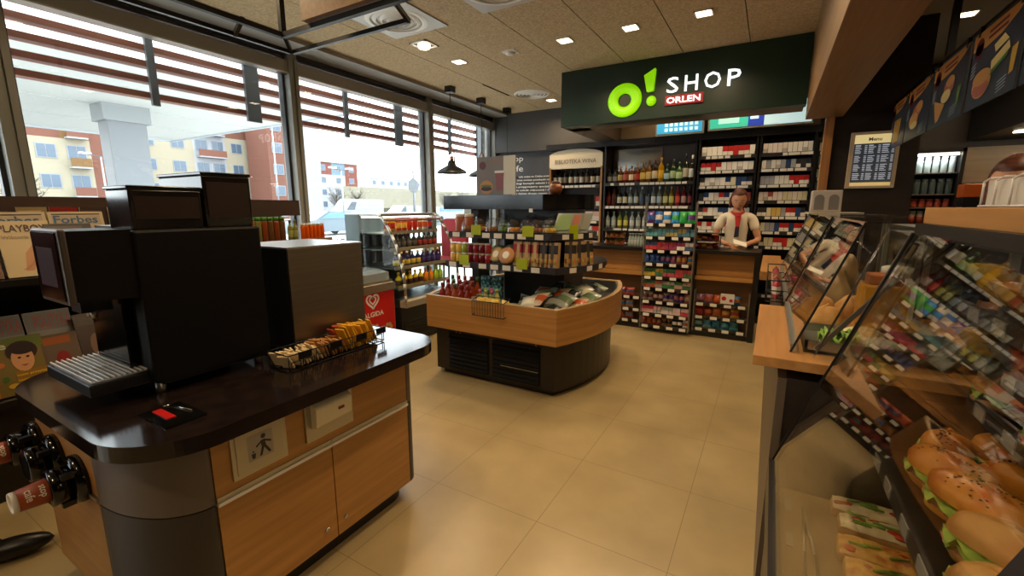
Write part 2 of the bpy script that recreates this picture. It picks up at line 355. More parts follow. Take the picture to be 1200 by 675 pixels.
# ---- illuminated sign
dg = mat('dark_green_sign', '#0d2b1f', .35)
t = thing('shop_sign', 'dark green hanging sign box with lit green ring and white lettering', 'sign', (-1.05, 5.1, 2.43))
B().box(-2.26, .185, 5.05, 5.2, 2.43, 3.04, dg).part('panel', t, .004)
B().box(-2.24, .17, 5.2, 5.42, 2.43, 2.47, mat('sign_underside', '#6b5b45', .5)).part('underside', t)
green = mat('lit_green', '#8fd400', .4, emit=hexc('#8fe000'), estr=.62); lit = mat('lit_white', '#ffffff', .4, emit=(1, 1, 1, 1), estr=1.1)
b = B(); cx, cz, R0, r0 = -1.5, 2.648,  .125, .056; vs = []; n, k = 40, 10
for i in range(n):
    a = 2 * math.pi * i / n; sl = 1 + .03 * math.cos(2 * a)
    for j in range(k):
        c = 2 * math.pi * j / k; rr = (R0 + r0 * math.cos(c)) * sl; vs.append((cx + rr * math.cos(a), 5.043 - .03 * (1 + math.sin(c)) * .9 + .02, cz + rr * math.sin(a)))
b.add(vs, [(i * k + j, ((i + 1) % n) * k + j, ((i + 1) % n) * k + (j + 1) % k, i * k + (j + 1) % k) for i in range(n) for j in range(k)], green, True)
b.part('letter_ring', t)
b = B(); b.prism([(-1.258, 2.70), (-1.192, 2.707), (-1.178, 2.925), (-1.294, 2.865)], 'y', 5.0, 5.06, green); b.ball((-1.213, 5.035, 2.61), (.052, .035, .052), green, 18, 10); b.part('exclamation_mark', t, .006)
for k_, (ch, x_, w_) in enumerate((('S', -1.06, .115), ('H', -.885, .125), ('O', -.70, .15), ('P', -.49, .115))): b = B(); b.text(ch, (x_, 5.03, 2.665), (1, 0, 0), (0, 0, 1), .15, lit, width=w_, ext=.02); b.part('letter', t)
b = B(); b.box(-1.07, -.70, 5.03, 5.05, 2.545, 2.64, mat('sign_red', '#8f0f1e', .4, emit=hexc('#9a0c1c'), estr=.35)); b.text('ORLEN', (-1.055, 5.026, 2.56), (1, 0, 0), (0, 0, 1), .062, lit, width=.33, bold=.025); b.part('name_plate', t)
# ---- screens under the bulkhead
def screen(x0, x1, z0, z1, lab, draw):
    t = thing('wall_screen', lab, 'screen', ((x0 + x1) / 2, 6.4, z0)); B().box(x0 - .02, x1 + .02, 6.34, 6.42, z0 - .02, z1 + .02, mat('screen_frame', '#8f8a7c', .4)).part('frame', t)
    b = B(); draw(b, x0, x1, z0, z1); b.part('screen_image', t)
def em(name, h, s=.9): return mat(name, h, .3, emit=hexc(h), estr=s)
def d1(b, x0, x1, z0, z1):
    b.box(x0, x1, 6.334, 6.342, z0, z1, em('screen_blue', '#3a9fd0', .6))
    for i in range(7):
        for j in range(4): b.box(x0 + .1 + i * .062, x0 + .14 + i * .062, 6.33, 6.335, z0 + .025 + j * .062, z0 + .065 + j * .062, em('screen_pale', '#c8ecf5', .65))
def d2(b, x0, x1, z0, z1):
    b.box(x0, x0 + .43, 6.334, 6.342, z0, z1, em('screen_teal', '#3cb8a0', .55)); b.box(x0 + .1, x0 + .33, 6.331, 6.336, z0 + .05, z0 + .2, em('screen_mint', '#9fdccb', .7))
    b.box(x0 + .43, x0 + .6, 6.334, 6.342, z0, z1, em('screen_indigo', '#2c3fa0', .7)); b.box(x0 + .45, x0 + .54, 6.331, 6.336, z0 + .08, z0 + .2, em('screen_pale', '#c8ecf5', .65))
    b.box(x0 + .6, x1, 6.334, 6.342, z0, z1, em('screen_ice', '#bfe0e4', .65))
    for j in range(3): b.box(x0 + .66 + .04 * j, x1 - .1, 6.331, 6.336, z1 - .06 - j * .03, z1 - .05 - j * .03, em('screen_line', '#7fb3bd', .7))
screen(-1.43, -.87, 2.46, 2.70, 'small blue screen with a grid of white squares', d1)
screen(-.78, .30, 2.475, 2.73, 'wide teal and pale blue screen above the tobacco shelves', d2)
# ---- wall lettering
wt_ = thing('wall_lettering', 'white heading and small text lines lettered on the grey far wall', 'lettering', (-3.6, 6.79, 1.68))
b = B(); b.text('stop', (-4.02, 6.79, 2.24), (1, 0, 0), (0, 0, 1), .1, white, width=.3); b.part('heading', wt_); b = B(); b.text('cafe', (-4.02, 6.79, 2.1), (1, 0, 0), (0, 0, 1), .1, white, width=.3); b.part('heading', wt_)
lines = ['w stop cafe czeka na Ciebie aromatyczna', 'kawa oraz swieze przekaski na cieplo', 'hot dogi kanapki salatki i desery', 'ktore przygotujemy specjalnie dla', 'Ciebie usiadz odpocznij i nabierz', 'sil na dalsza droge razem z nami']
for i, l in enumerate(lines): b = B(); b.text(l, (-3.98, 6.79, 1.99 - i * .056), (1, 0, 0), (0, 0, 1), .036, white, width=.93, bold=.02); b.part('text_line', wt_)
# ---- menu board
t = thing('menu_board', 'illuminated menu board in pale frame on dark wall', 'menu board', (.72, 5.08, 1.66))
X0, X1, Z0, Z1 = .55, .895, 1.668, 2.15
b = B(); fm = mat('menu_frame', '#a08868', .4, emit=hexc('#a08868'), estr=.12)
b.box(X0, X1, 5.06, 5.1, Z0, Z1, fm); b.part('frame', t, .003)
b = B(); b.box(X0 + .03, X1 - .03, 5.052, 5.062, Z1 - .1, Z1 - .025, em('menu_header', '#d9c489', .75)); b.text('Menu', (.722, 5.05, Z1 - .08), (1, 0, 0), (0, 0, 1), .03, mat('menu_brown', '#5b4a30'), width=.09, center=True, bold=.02)
b.part('header_strip', t); b = B(); b.box(X0 + .03, X1 - .03, 5.052, 5.062, Z0 + .02, Z0 + .05, em('menu_footer', '#c9ae72', .6)); b.part('footer_strip', t)
b = B(); b.box(X0 + .03, X1 - .03, 5.052, 5.062, Z0 + .05, Z1 - .1, mat('menu_slate', '#33373c', .5, emit=hexc('#33373c'), estr=.5)); ml = em('menu_lines', '#b8bcc4', .7)
for c in range(3):
    for r in range(24):
        if r in (6, 12, 18): continue
        z = Z1 - .12 - r * .0125; b.box(X0 + .04 + c * .093, X0 + .04 + c * .093 + uni(.03, .052), 5.048, 5.053, z, z + (.007 if r % 6 == 0 else .004), ml); b.box(X0 + .105 + c * .093, X0 + .122 + c * .093, 5.048, 5.053, z, z + .004, ml)
b.part('menu_sheet', t)
# ---- pendants
cop = mat('copper_stem', '#a06a48', .35, .8); pblk = mat('pendant_black', '#1a1c1c', .4)
def pendant(loc, lab):
    t = thing('pendant_lamp', lab, 'pendant lamp', loc, 'black pendant lamps by the window'); x, y, z = loc
    B().box(x - .05, x + .05, y - .05, y + .05, 2.965, 3.04, black).part('ceiling_rose', t); B().cyl((x, y, z + .34), (x, y, 2.97), .005, black, 6).part('cord', t)
    B().lathe([(.2, 0), (.195, .02), (.17, .04), (.06, .1), (.045, .16), (.04, .16), (.055, .095), (.165, .035), (.19, .018), (.198, 0)], (x, y, z), pblk, 24, caps=False).part('lamp_shade', t)
    b = B(); b.tube([(x - .05, y, z + .14), (x - .04, y, z + .28), (x, y, z + .35), (x + .04, y, z + .28), (x + .05, y, z + .14)], .008, cop, 6); b.cyl((x, y, z + .16), (x, y, z + .22), .025, cop, 10); b.part('hanger', t)
    B().ball((x, y, z + .06), .035, mat('warm_bulb', '#ffffff', .4, emit=(1, .62, .3, 1), estr=4)).part('bulb', t)
pendant((-3.76, 4.88, 1.95), 'black dome pendant lamp hanging nearest, left of the other two')
pendant((-3.76, 5.6, 1.95), 'black dome pendant lamp half hidden by the standing poster')
pendant((-3.76, 6.33, 1.95), 'black pendant lamp furthest away in front of the grey wall')
# ---- hanging frame over the coffee island (top left)
t = thing('hanging_frame', 'black steel frame with timber panel hung from the ceiling', 'hanging frame', (-1.9, 1.2, 2.5))
ax, ay = -2.6, 1.78; q = .022
B().bar((ax, -.6, 2.5), (ax, ay, 2.5), .028, blackm).part('lower_rail', t); B().bar((ax, ay, 2.5), (-.9, ay, 2.5), .028, blackm).part('lower_rail', t)
B().bar((ax, ay, 2.5), (ax, ay, 3.04), .03, blackm).part('hanger_post', t); B().bar((-.9, ay, 2.5), (-.9, ay, 3.04), .03, blackm).part('hanger_post', t)
B().bar((ax - .1, .3, 2.455), (ax - .1, ay + .12, 2.455), .022, blackm).part('outer_rail', t); B().bar((ax - .1, ay + .12, 2.455), (-1.72, ay + .12, 2.455), .022, blackm).part('outer_rail', t)
for p in ((ax - .1, ay + .12), (-1.72, ay + .12), (ax - .1, 1.55)): B().bar((p[0], p[1], 2.45), (p[0] + (.1 if p[0] < -2 else 0), p[1] - (.12 if p[1] > 1.8 else 0), 2.52), .02, blackm).part('bracket', t)
B().box(-2.36, -.95, 1.735, 1.775, 2.52, 3.0, beam_wood).part('timber_panel', t); B().box(-2.585, -2.555, -.4, 1.3, 2.53, 3.0, beam_wood).part('timber_panel', t)
# ---- hanging menu posters
t0 = thing('poster_rail', 'black rail with poles carrying the menu posters', 'rail', (.85, 3.8, 2.4))
B().bar((.85, 1.6, 2.39), (.85, 5.05, 2.39), .022, blackm).part('rail', t0)
for y in (3.85, 1.9): B().bar((.85, y, 2.39), (.85, y, 3.04), .035, blackm).part('pole', t0)
pn = mat('poster_navy', '#30353d', .4); po = mat('poster_orange', '#cf9048', .5); pr = mat('poster_red', '#6d1414', .5); pbun = mat('poster_bun', '#c98a48', .5); pcheese = mat('poster_cheese', '#e0bd72', .5); pham = mat('poster_ham', '#b0604a', .5); pgr = mat('poster_green', '#5d7a34', .5); pl = mat('poster_line', '#c5cad0', .5); pjuice = mat('poster_juice', '#cf9c33', .5)
PO = [(4.63, 5.13, 'menu poster furthest away, overlapping the lit menu board'), (4.02, 4.6, 'menu poster second furthest, with filled rolls'), (3.38, 3.98, 'menu poster with a wrap and burger, third from the far end'), (2.76, 3.33, 'menu poster with stacked sandwiches and a juice glass'), (2.12, 2.72, 'menu poster cut off by the right edge of the view')]
for k, (y0, y1, lab) in enumerate(PO):
    t = thing('menu_poster', lab, 'poster', (.83, (y0 + y1) / 2, 2.0), 'menu posters hanging over the serving counter'); X = .828
    def W(u, v): return (X, y1 - u * (y1 - y0), 1.99 + v * .37)     # u left to right as read from the shop
    def blob(b, u, v, ru, rv, m, d=1, n=16):
        b.add([(X - .0012 * d, W(u + ru * math.cos(a), 0)[1], W(0, v + rv * math.sin(a))[2]) for a in [2 * math.pi * i / n for i in range(n)]], [tuple(range(n))[::-1]], m)
    def poly(b, pts, m, d=1): b.add([(X - .0012 * d,) + W(u, v)[1:] for u, v in pts], [tuple(range(len(pts)))], m)
    b = B(); b.box(X, X + .008, y0, y1, 1.99, 2.36, pn)
    poly(b, [(0, .99), (0, .78), (.3, .74), (.6, .78), (.85, .88), (1, .99)], po, 1)
    blob(b, .16, .8, .09, .11, pr, 2); poly(b, [(.08, .83), (.24, .83), (.24, .66), (.08, .66)], pr, 2)
    for j in range(2): poly(b, [(.34, .92 - j * .07), (.7, .94 - j * .07), (.7, .905 - j * .07), (.34, .885 - j * .07)], pr, 2)
    if k == 3 or k == 4: blob(b, .33, .28, .2, .18, pbun, 2); blob(b, .33, .22, .17, .1, pham, 3); blob(b, .33, .36, .19, .1, pbun, 4); poly(b, [(.48, .5), (.78, .62), (.82, .52), (.5, .38)], pcheese, 2); poly(b, [(.5, .68), (.68, .74), (.78, .64), (.55, .58)], pcheese, 3); poly(b, [(.5, .38), (.8, .5), (.8, .45), (.5, .32)], pgr, 3); poly(b, [(.86, .5), (.96, .52), (.94, .22), (.87, .2)], pjuice, 2)
    elif k == 2: poly(b, [(.12, .45), (.5, .3), (.36, .08), (.28, .06)], pbun, 2); blob(b, .55, .55, .15, .14, pham, 2); blob(b, .58, .62, .12, .08, pbun, 3); blob(b, .5, .42, .14, .1, pcheese, 3); poly(b, [(.82, .45), (.92, .47), (.88, .15), (.82, .15)], pgr, 2)
    elif k == 1: blob(b, .5, .5, .2, .14, pham, 2); blob(b, .4, .35, .2, .14, pbun, 3); blob(b, .62, .55, .14, .1, pbun, 4); blob(b, .45, .25, .16, .07, pcheese, 4)
    else:
        for j in range(6): poly(b, [(.3 + j * .06, .1), (.36 + j * .06, .1), (.34 + j * .08, .6), (.28 + j * .08, .58)], pjuice if j % 2 else pbun, 2 + j % 2)
    for j in range(4): poly(b, [(.05, .58 - j * .05), (.14, .62 - j * .05), (.14, .605 - j * .05), (.05, .565 - j * .05)], pl, 2); poly(b, [(.68, .18 - j * .04), (.84, .22 - j * .04), (.84, .21 - j * .04), (.68, .17 - j * .04)], pl, 2)
    b.part('poster_sheet', t)
    for yy in (y0 + .06, y1 - .06): B().box(X - .004, X + .012, yy - .008, yy + .008, 2.34, 2.39, blackm).part('clip', t)
# ================================================================== coffee island
ZT = .85
def rr(x0, x1, y0, y1, r):
    rs = r if isinstance(r, (list, tuple)) else [r] * 4      # corners: x1y0, x1y1, x0y1, x0y0
    p = arc((x1 - rs[0], y0 + rs[0]), rs[0], -90, 0, 18) + arc((x1 - rs[1], y1 - rs[1]), rs[1], 0, 90, 18) + arc((x0 + rs[2], y1 - rs[2]), rs[2], 90, 180, 18) + arc((x0 + rs[3], y0 + rs[3]), rs[3], 180, 270, 18)
    return p
isl = thing('coffee_island', 'oak and taupe coffee island with a dark rounded worktop', 'counter', (-1.95, 1.05, 0))
B().prism(rr(-2.5, -1.37, .395, 1.69, [.24, .17, .2, .24]), 'z', .8, ZT, worktop).part('worktop', isl, .006)
B().prism(rr(-2.4, -1.56, .5, 1.58, [.2, .12, .12, .2]), 'z', 0, .1, black).part('plinth', isl)
def corner(x_end, yc, yf, sgn): # elliptical curved cladding between end face and front face
    pts = [(x_end + (-1.5 - x_end) * math.sin(t), yc + (yf - yc) * math.cos(t)) for t in [i * math.pi / 2 / 20 for i in range(21)]]
    return pts
cl = corner(-1.84, .64, .45, 1); cr = corner(-1.68, 1.535, 1.64, 1)
for pts, inner, nm in ((cl, (-1.84, .64), 'curved_corner_panel'), (cr, (-1.68, 1.535), 'curved_corner_panel')):
    poly = pts + [inner]
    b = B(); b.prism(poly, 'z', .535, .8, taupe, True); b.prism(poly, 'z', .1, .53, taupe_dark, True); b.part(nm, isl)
B().box(-2.38, -1.84, .5, 1.58, .1, .78, black).box(-1.84, -1.56, .64, 1.535, .1, .78, black).part('carcass', isl)
# front: fascia, rail, two doors
B().box(-1.56, -1.502, .645, 1.535, .552, .8, oak_y).part('fascia_panel', isl)
b = B(); b.box(-1.53, -1.492, .645, 1.088, .522, .534, white); b.box(-1.53, -1.498, .645, 1.088, .534, .552, alu); b.box(-1.53, -1.492, 1.091, 1.535, .522, .534, white); b.box(-1.53, -1.498, 1.091, 1.535, .534, .552, alu); b.part('grip_rail', isl)
for y0, y1 in ((.645, 1.087), (1.092, 1.535)):
    d = B().box(-1.56, -1.5, y0, y1, .1, .518, oak_y).part('door', isl)
    yy = y1 - .05 if y0 < 1 else y0 + .04
    B().lathe([(.011, 0), (.011, .006), (.006, .007)], (-1.5, yy, .165), chrome, 12, (1, 0, 0)).part('lock', d)
B().box(-2.4, -1.845, .452, .5, .552, .79, oak_x).part('end_panel', isl); B().box(-2.4, -1.845, .445, .49, .535, .551, alu).part('grip_rail', isl)
B().box(-2.4, -1.845, .452, .5, .1, .518, oak_x).part('end_door', isl)
B().box(-2.42, -2.38, .5, 1.6, .1, .79, oak_y).part('rear_panel', isl); B().box(-2.4, -1.68, 1.58, 1.64, .1, .79, oak_x).part('end_panel', isl)
# waste flap with pictogram
f = B(); f.box(-1.502, -1.492, .7, .897, .582, .772, steel); f.box(-1.494, -1.488, .714, .883, .596, .758, alu)
f = f.part('waste_flap', isl, .002)
b = B(); pk = mat('pictogram_dark', '#2e2722', .5); pt = mat('pictogram_plate', '#9c9484', .5); X = -1.4875
b.quad((X, .752, .628), (0, .09, 0), (0, 0, .095), pt)
def dk(pts): b.add([(X + .001,) + (y, z) for y, z in pts], [tuple(range(len(pts)))], pk)
b.add([(X + .001, .808 + .009 * math.cos(a), .706 + .009 * math.sin(a)) for a in [i * math.pi / 5 for i in range(10)]], [tuple(range(10))], pk)
dk([(.797, .692), (.812, .694), (.816, .666), (.8, .664)]); dk([(.8, .668), (.81, .668), (.799, .636), (.79, .636)]); dk([(.806, .668), (.816, .668), (.833, .638), (.824, .636)])
dk([(.8, .692), (.8, .684), (.782, .672), (.779, .678)]); dk([(.811, .693), (.813, .684), (.834, .673), (.836, .68)]); dk([(.762, .655), (.778, .655), (.775, .636), (.765, .636)]); dk([(.766, .664), (.773, .664), (.773, .659), (.766, .659)])
b.part('pictogram', f)
# napkin dispenser flap
f = B(); f.box(-1.502, -1.49, .975, 1.2, .588, .757, steel); f = f.part('napkin_dispenser', isl, .003)
b = B(); b.prism([(-1.49, .745), (-1.455, .73), (-1.46, .65), (-1.49, .64)], 'y', 1.0, 1.17, mat('napkin_flap', '#d8cca8', .35)); b.quad((-1.4535, 1.1, .69), (0, .03, 0), (-.001, 0, .012), mat('flap_mark', '#7a2418')); b.part('flap', f, .01)
# cup tubes in the end
brn = mat('paper_cup_brown', '#96431a', .5)
def cupholder(x, z, lab): 
    t = thing('cup_dispenser', lab, 'cup dispenser', (x, .45, z - .08), 'black cup dispensers on the island end')
    B().lathe([(.082, 0), (.085, .012), (.078, .03), (.066, .034)], (x, .452, z), blackg, 28, (0, -1, 0)).part('flange', t)
    B().lathe([(.055, 0), (.06, .03), (.062, .055), (.05, .06), (.046, .058)], (x, .425, z), blackg, 24, (0, -1, 0)).part('tube', t)
    for a in (.7, 2.8, 4.9): c = Vector((x + .07 * math.cos(a), .43, z + .07 * math.sin(a))); B().bar(c, c + Vector((0, -.04, 0)), .018, black).part('clip', t)
cupholder(-1.975, .588, 'black cup dispenser nearest the island corner, holding a brown cup'); cupholder(-2.19, .605, 'black cup dispenser in the middle, without a cup'); cupholder(-2.4, .6, 'black cup dispenser furthest from the island corner')
def cup(x, z, y1, lab):
    t = thing('paper_cup', lab, 'paper cup', (x, y1, z - .045), 'brown cups in the dispensers')
    L = .4 - y1
    B().lathe([(.044, 0), (.034, L - .012)], (x, .4, z), brn, 28, (0, -1, 0)).part('cup_wall', t)
    y = .4 - (L - .012); B().lathe([(.0342, 0), (.0345, .01), (.033, .014), (.029, .013), (.028, .006)], (x, y, z), white, 28, (0, -1, 0)).part('rim', t)
    b = B(); lw = mat('cup_lettering', '#e8d9c8', .5)
    for w_, k in (('stop', 0), ('cafe', 1)):   # lettering wrapped on the side that faces the shop, running round the cup
        vs, fs, wd, hh = glyphs(w_, 0, .02, 1); s_ = .03; ya = .385 - L * (.40 + .24 * k)
        vv = []
        for gx, gy, gz in vs:
            a = math.radians(60) - (gx * s_ / hh * .7) / .042; yy = ya + gy * s_ / hh * .7; r = .0452 - .01 * (.4 - yy) / (L - .012)
            vv.append((x + r * math.cos(a), yy, z + r * math.sin(a)))
        b.add(vv, fs, lw)
    b.part('lettering', t)
cup(-1.975, .588, .285, 'brown paper cup nearest the island corner, white end and white lettering'); cup(-2.4, .6, .285, 'brown paper cup furthest from the island corner, at the left edge')
# slot plate in the worktop
t = thing('payment_slot', 'black plate with red strip let into the worktop', 'slot', (-1.59, .6, ZT))
B().box(-1.68, -1.5, .535, .65, ZT, ZT + .004, blackg).part('plate', t); B().box(-1.66, -1.56, .565, .59, ZT + .004, ZT + .007, red).part('red_strip', t); B().tube([(-1.67, .6, ZT + .006), (-1.67, .62, ZT + .006), (-1.56, .635, ZT + .006)], .003, chrome).part('wire_loop', t)
# ---- coffee machine
cmch = thing('coffee_machine', 'large black coffee machine with touch screen and bean hoppers', 'coffee machine', (-1.99, .8, ZT))
B().box(-2.2, -1.79, .63, 1.05, .9, 1.425, mat('machine_black', '#080707', .5, spec=.25)).part('body', cmch, .008)
B().box(-2.2, -1.8, .66, 1.02, .885, .9, blackm).part('base_plate', cmch)
for x in (-2.16, -1.83):
    for y in (.66, 1.01): B().lathe([(.016, 0), (.016, .038), (.013, .04)], (x, y, ZT + .0005), steel, 14).part('foot', cmch)
hd = B().prism([(.47, 1.215), (.465, 1.43), (.63, 1.43), (.63, 1.205)], 'x', -2.03, -1.8, mat('machine_head', '#0c0a0a', .4, spec=.3)).part('head', cmch, .006)
B().box(-2.035, -1.797, .455, .475, 1.205, 1.436, mat('screen_bezel', '#6a635e', .3, .6)).part('bezel', hd, .006)
B().box(-2.02, -1.812, .451, .456, 1.22, 1.425, blackg).part('touch_screen', hd)
b = B(); b.quad((-1.99, .4505, 1.26), (.14, 0, 0), (0, 0, .12), mat('screen_dim', '#2a2022', .3, emit=hexc('#3a2a30'), estr=.25)); b.part('screen_image', hd)
B().box(-1.96, -1.88, .5, .58, 1.165, 1.21, blackm).part('spout_block', cmch)
for x in (-1.94, -1.9): B().lathe([(.008, 0), (.011, .03)], (x, .535, 1.14), steel, 10).part('spout', cmch)
B().box(-2.15, -1.88, .6, .632, .95, 1.2, blackg).part('back_splash', cmch)
b = B(); b.box(-2.21, -1.82, .47, .64, .9, .94, blackm); b = b.part('drip_tray', cmch, .004)
g = B()
for i in range(11): y = .478 + i * .0146; g.box(-2.2, -1.826, y, y + .0036, .946, .952, mat('grid_wire', '#d5d3cf', .3, .3))
for x in (-2.19, -2.01, -1.832): g.box(x - .002, x + .002, .478, .63, .942, .947, alu)
g.part('grid', b)
hs = mat('hopper_smoke', '#1d1817', .12); beans = mat('coffee_beans', '#24120b', .5)
for (x0, x1, y0, y1, z1, lab) in ((-2.0, -1.82, .645, .86, 1.572, 'front bean hopper'), (-2.17, -1.83, .875, 1.05, 1.63, 'taller bean hopper')):
    b = B().box(x0, x1, y0, y1, 1.425, z1 - .012, hs).part('bean_hopper', cmch, .005, lab); B().box(x0 - .004, x1 + .004, y0 - .004, y1 + .004, z1 - .012, z1, blackg).part('lid', b, .003)
    q = B(); q.box(x1 - .003, x1 + .002, y0 + .012, y1 - .01, 1.46, z1 - .035, beans); q.part('bean_window', b)
B().box(-2.19, -2.02, .66, .86, 1.425, 1.434, steel).part('cup_shelf', cmch)
# ---- milk cooler in brushed steel
t = thing('milk_cooler', 'brushed steel cooler box standing beside the coffee machine', 'cooler', (-1.93, 1.32, ZT))
B().box(-2.15, -1.755, 1.13, 1.52, ZT + .03, 1.325, mat('cooler_side', '#15161a', .3)).part('body', t, .004)
B().box(-1.756, -1.745, 1.13, 1.52, ZT + .03, 1.325, noise_col(mat('brushed_front', '#9b9488', .36, 1.0), '#8f897e', '#969085', (1, 1, 40), 3, 2)).part('door', t)
B().box(-2.155, -1.743, 1.126, 1.524, 1.325, 1.333, mat('brushed_top', '#c9c8c6', .3, 1.0)).part('top_plate', t)
for x in (-2.1, -1.8):
    for y in (1.17, 1.48): B().cyl((x, y, ZT + .0005), (x, y, ZT + .03), .015, black).part('foot', t)
# ---- sachet basket
bx0, bx1, by0, by1 = -1.735, -1.6, 1.0, 1.5
t = thing('sachet_basket', 'black wire basket of sugar sachets on the dark worktop', 'basket', ((bx0 + bx1) / 2, (by0 + by1) / 2, ZT)); 
b = B(); r = .0028
for z in (ZT + .006, ZT + .07): b.tube([(bx0, by0, z), (bx1, by0, z), (bx1, by1, z), (bx0, by1, z), (bx0, by0, z)], r, blackm, 5)
for i in range(9): y = by0 + (by1 - by0) * i / 8; b.tube([(bx0, y, ZT + .07), (bx0, y, ZT + .006), (bx1, y, ZT + .006), (bx1, y, ZT + .07)], r * .8, blackm, 5)
for i in range(8): y = by0 + (by1 - by0) * (i + .5) / 8; b.tube([(bx1, y - .02, ZT + .006), (bx1, y - .02, ZT + .04), (bx1, y + .02, ZT + .04), (bx1, y + .02, ZT + .006)], r * .8, blackm, 5)
b.part('wire_frame', t)
for y in (by0 + .07, by0 + .22, by0 + .36, by1 - .02): B().box(bx1 + .003, bx1 + .006, y - .03, y + .03, ZT + .045, ZT + .075, blackm).part('label_plate', t)
def sachet(x, y, z, m, i, grp, lab, h=.09, tilt=.35, w_=.05, th=.008):
    b = B(); a = Vector((w_ / 2 * uni(.8, 1), uni(-.01, .01), 0)); up = Vector((uni(-.01, .01), -math.sin(tilt), math.cos(tilt))) * h / 2; n = a.cross(up).normalized() * th / 2
    c = Vector((x, y, z)) + up; b.obox(c, a, up, n, m); return b.thing('sachet', lab, 'sachet', grp, bev=.002)
sug = mat('sugar_paper', '#cdb88e', .6); bsug = mat('brown_sugar_paper', '#a9763c', .6); yel = mat('yellow_sachet', '#d9a325', .4); rdw = mat('red_white_sachet', '#a8452c', .5)
n = 0
for i in range(26):
    y = by0 + .022 + i * .0182; f = i / 26
    m, lab, h = (sug, 'cream sugar sachet', .062) if f < .34 else ((bsug, 'brown sugar sachet', .068) if f < .6 else (yel, 'yellow honey sachet', .11))
    for j, x in enumerate((-1.69, -1.635)):
        mm = m
        if f >= .6 and j == 0 and i < 20: mm = rdw; l2 = 'red and white sachet'
        else: l2 = lab
        sachet(x + uni(-.005, .005), y, ZT + .012, mm, i, 'sachets in the wire basket', '%s, %s of the %s row from the machine end' % (l2, ORD[i], ('rear', 'front')[j]), h * uni(.93, 1.08), uni(.3, .5))

# ================================================================== chilled island (gondola)
gd = thing('chilled_display_island', 'oak and black chilled display island in the middle of the floor', 'display island', (-1.95, 3.7, 0))
def ring(pts_o, pts_i, z0, z1, m, b=None):   # wall between two plan outlines
    b = b or B(); n = len(pts_o)
    v = [(x, y, z) for z in (z0, z1) for x, y in pts_o] + [(x, y, z) for z in (z0, z1) for x, y in pts_i]
    fs = []
    for i in range(n):
        j = (i + 1) % n; fs += [(i, j, n + j, n + i), (2 * n + i, 3 * n + i, 3 * n + j, 2 * n + j), (n + i, n + j, 3 * n + j, 3 * n + i), (i, 2 * n + i, 2 * n + j, j)]
    return b.add(v, fs, m)
def inset(pts, d):
    cx = sum(p[0] for p in pts) / len(pts); cy = sum(p[1] for p in pts) / len(pts)
    hx = max(p[0] for p in pts) - cx; hy = max(p[1] for p in pts) - cy
    return [(cx + (x - cx) * (hx - d) / hx, cy + (y - cy) * (hy - d) / hy) for x, y in pts]
po_ = bulge(-2.55, -1.305, 2.905, 4.5, -1.125, 14)
ring(po_, inset(po_, .03), .47, .745, oak_h).part('oak_band', gd)
ring(po_, inset(po_, .035), .745, .752, mat('pale_edge', '#a58a63', .4)).part('edging', gd)
pbs = bulge(-2.55, -1.37, 3.03, 4.38, -1.2, 14)
B().prism(pbs, 'z', .05, .47, mat('gondola_base', '#191310', .35)).part('base', gd); B().prism(inset(pbs, .05), 'z', 0, .05, black).part('plinth', gd)
g = B()
for k, (x0, x1) in enumerate(((-2.4, -1.99), (-1.94, -1.5))):
    g.box(x0, x1, 3.018, 3.03, .08, .4, mat('grille_void', '#020202', .9))
    for i in range(8): g.prism([(3.004, .095 + i * .038), (3.019, .112 + i * .038), (3.019, .1 + i * .038)], 'x', x0, x1, mat('grille_slat', '#0a0909', .75, spec=.2))
g.part('ventilation_grille', gd)
B().bar((-1.85, 3.0, .2), (-1.5, 3.0, .2), .005, alu).part('grille_bar', gd)
for x in (-2.32, -2.28, -1.53): B().box(x - .008, x + .008, 3.02, 3.032, .405, .43, mat('small_red_label', '#7c3a2c', .5)).part('label', gd)
B().prism(inset(po_, .036), 'z', .5, .62, mat('tray_grey', '#4f4e4c', .35, .6)).part('chilled_tray', gd)
ring(inset(po_, .03), inset(po_, .05), .62, .744, alu).part('tray_rim', gd)
core = B(); core.box(-2.1, -1.5, 3.48, 3.92, .62, 1.5, black); core.part('core', gd)
for x in (-2.55,): B().box(x, x + .08, 3.6, 3.8, .62, 1.5, black).part('post', gd)
sh1 = bulge(-2.52, -1.50, 3.2, 4.2, -1.34, 12, False); sh2 = bulge(-2.50, -1.42, 3.14, 4.26, -1.24, 12, False)
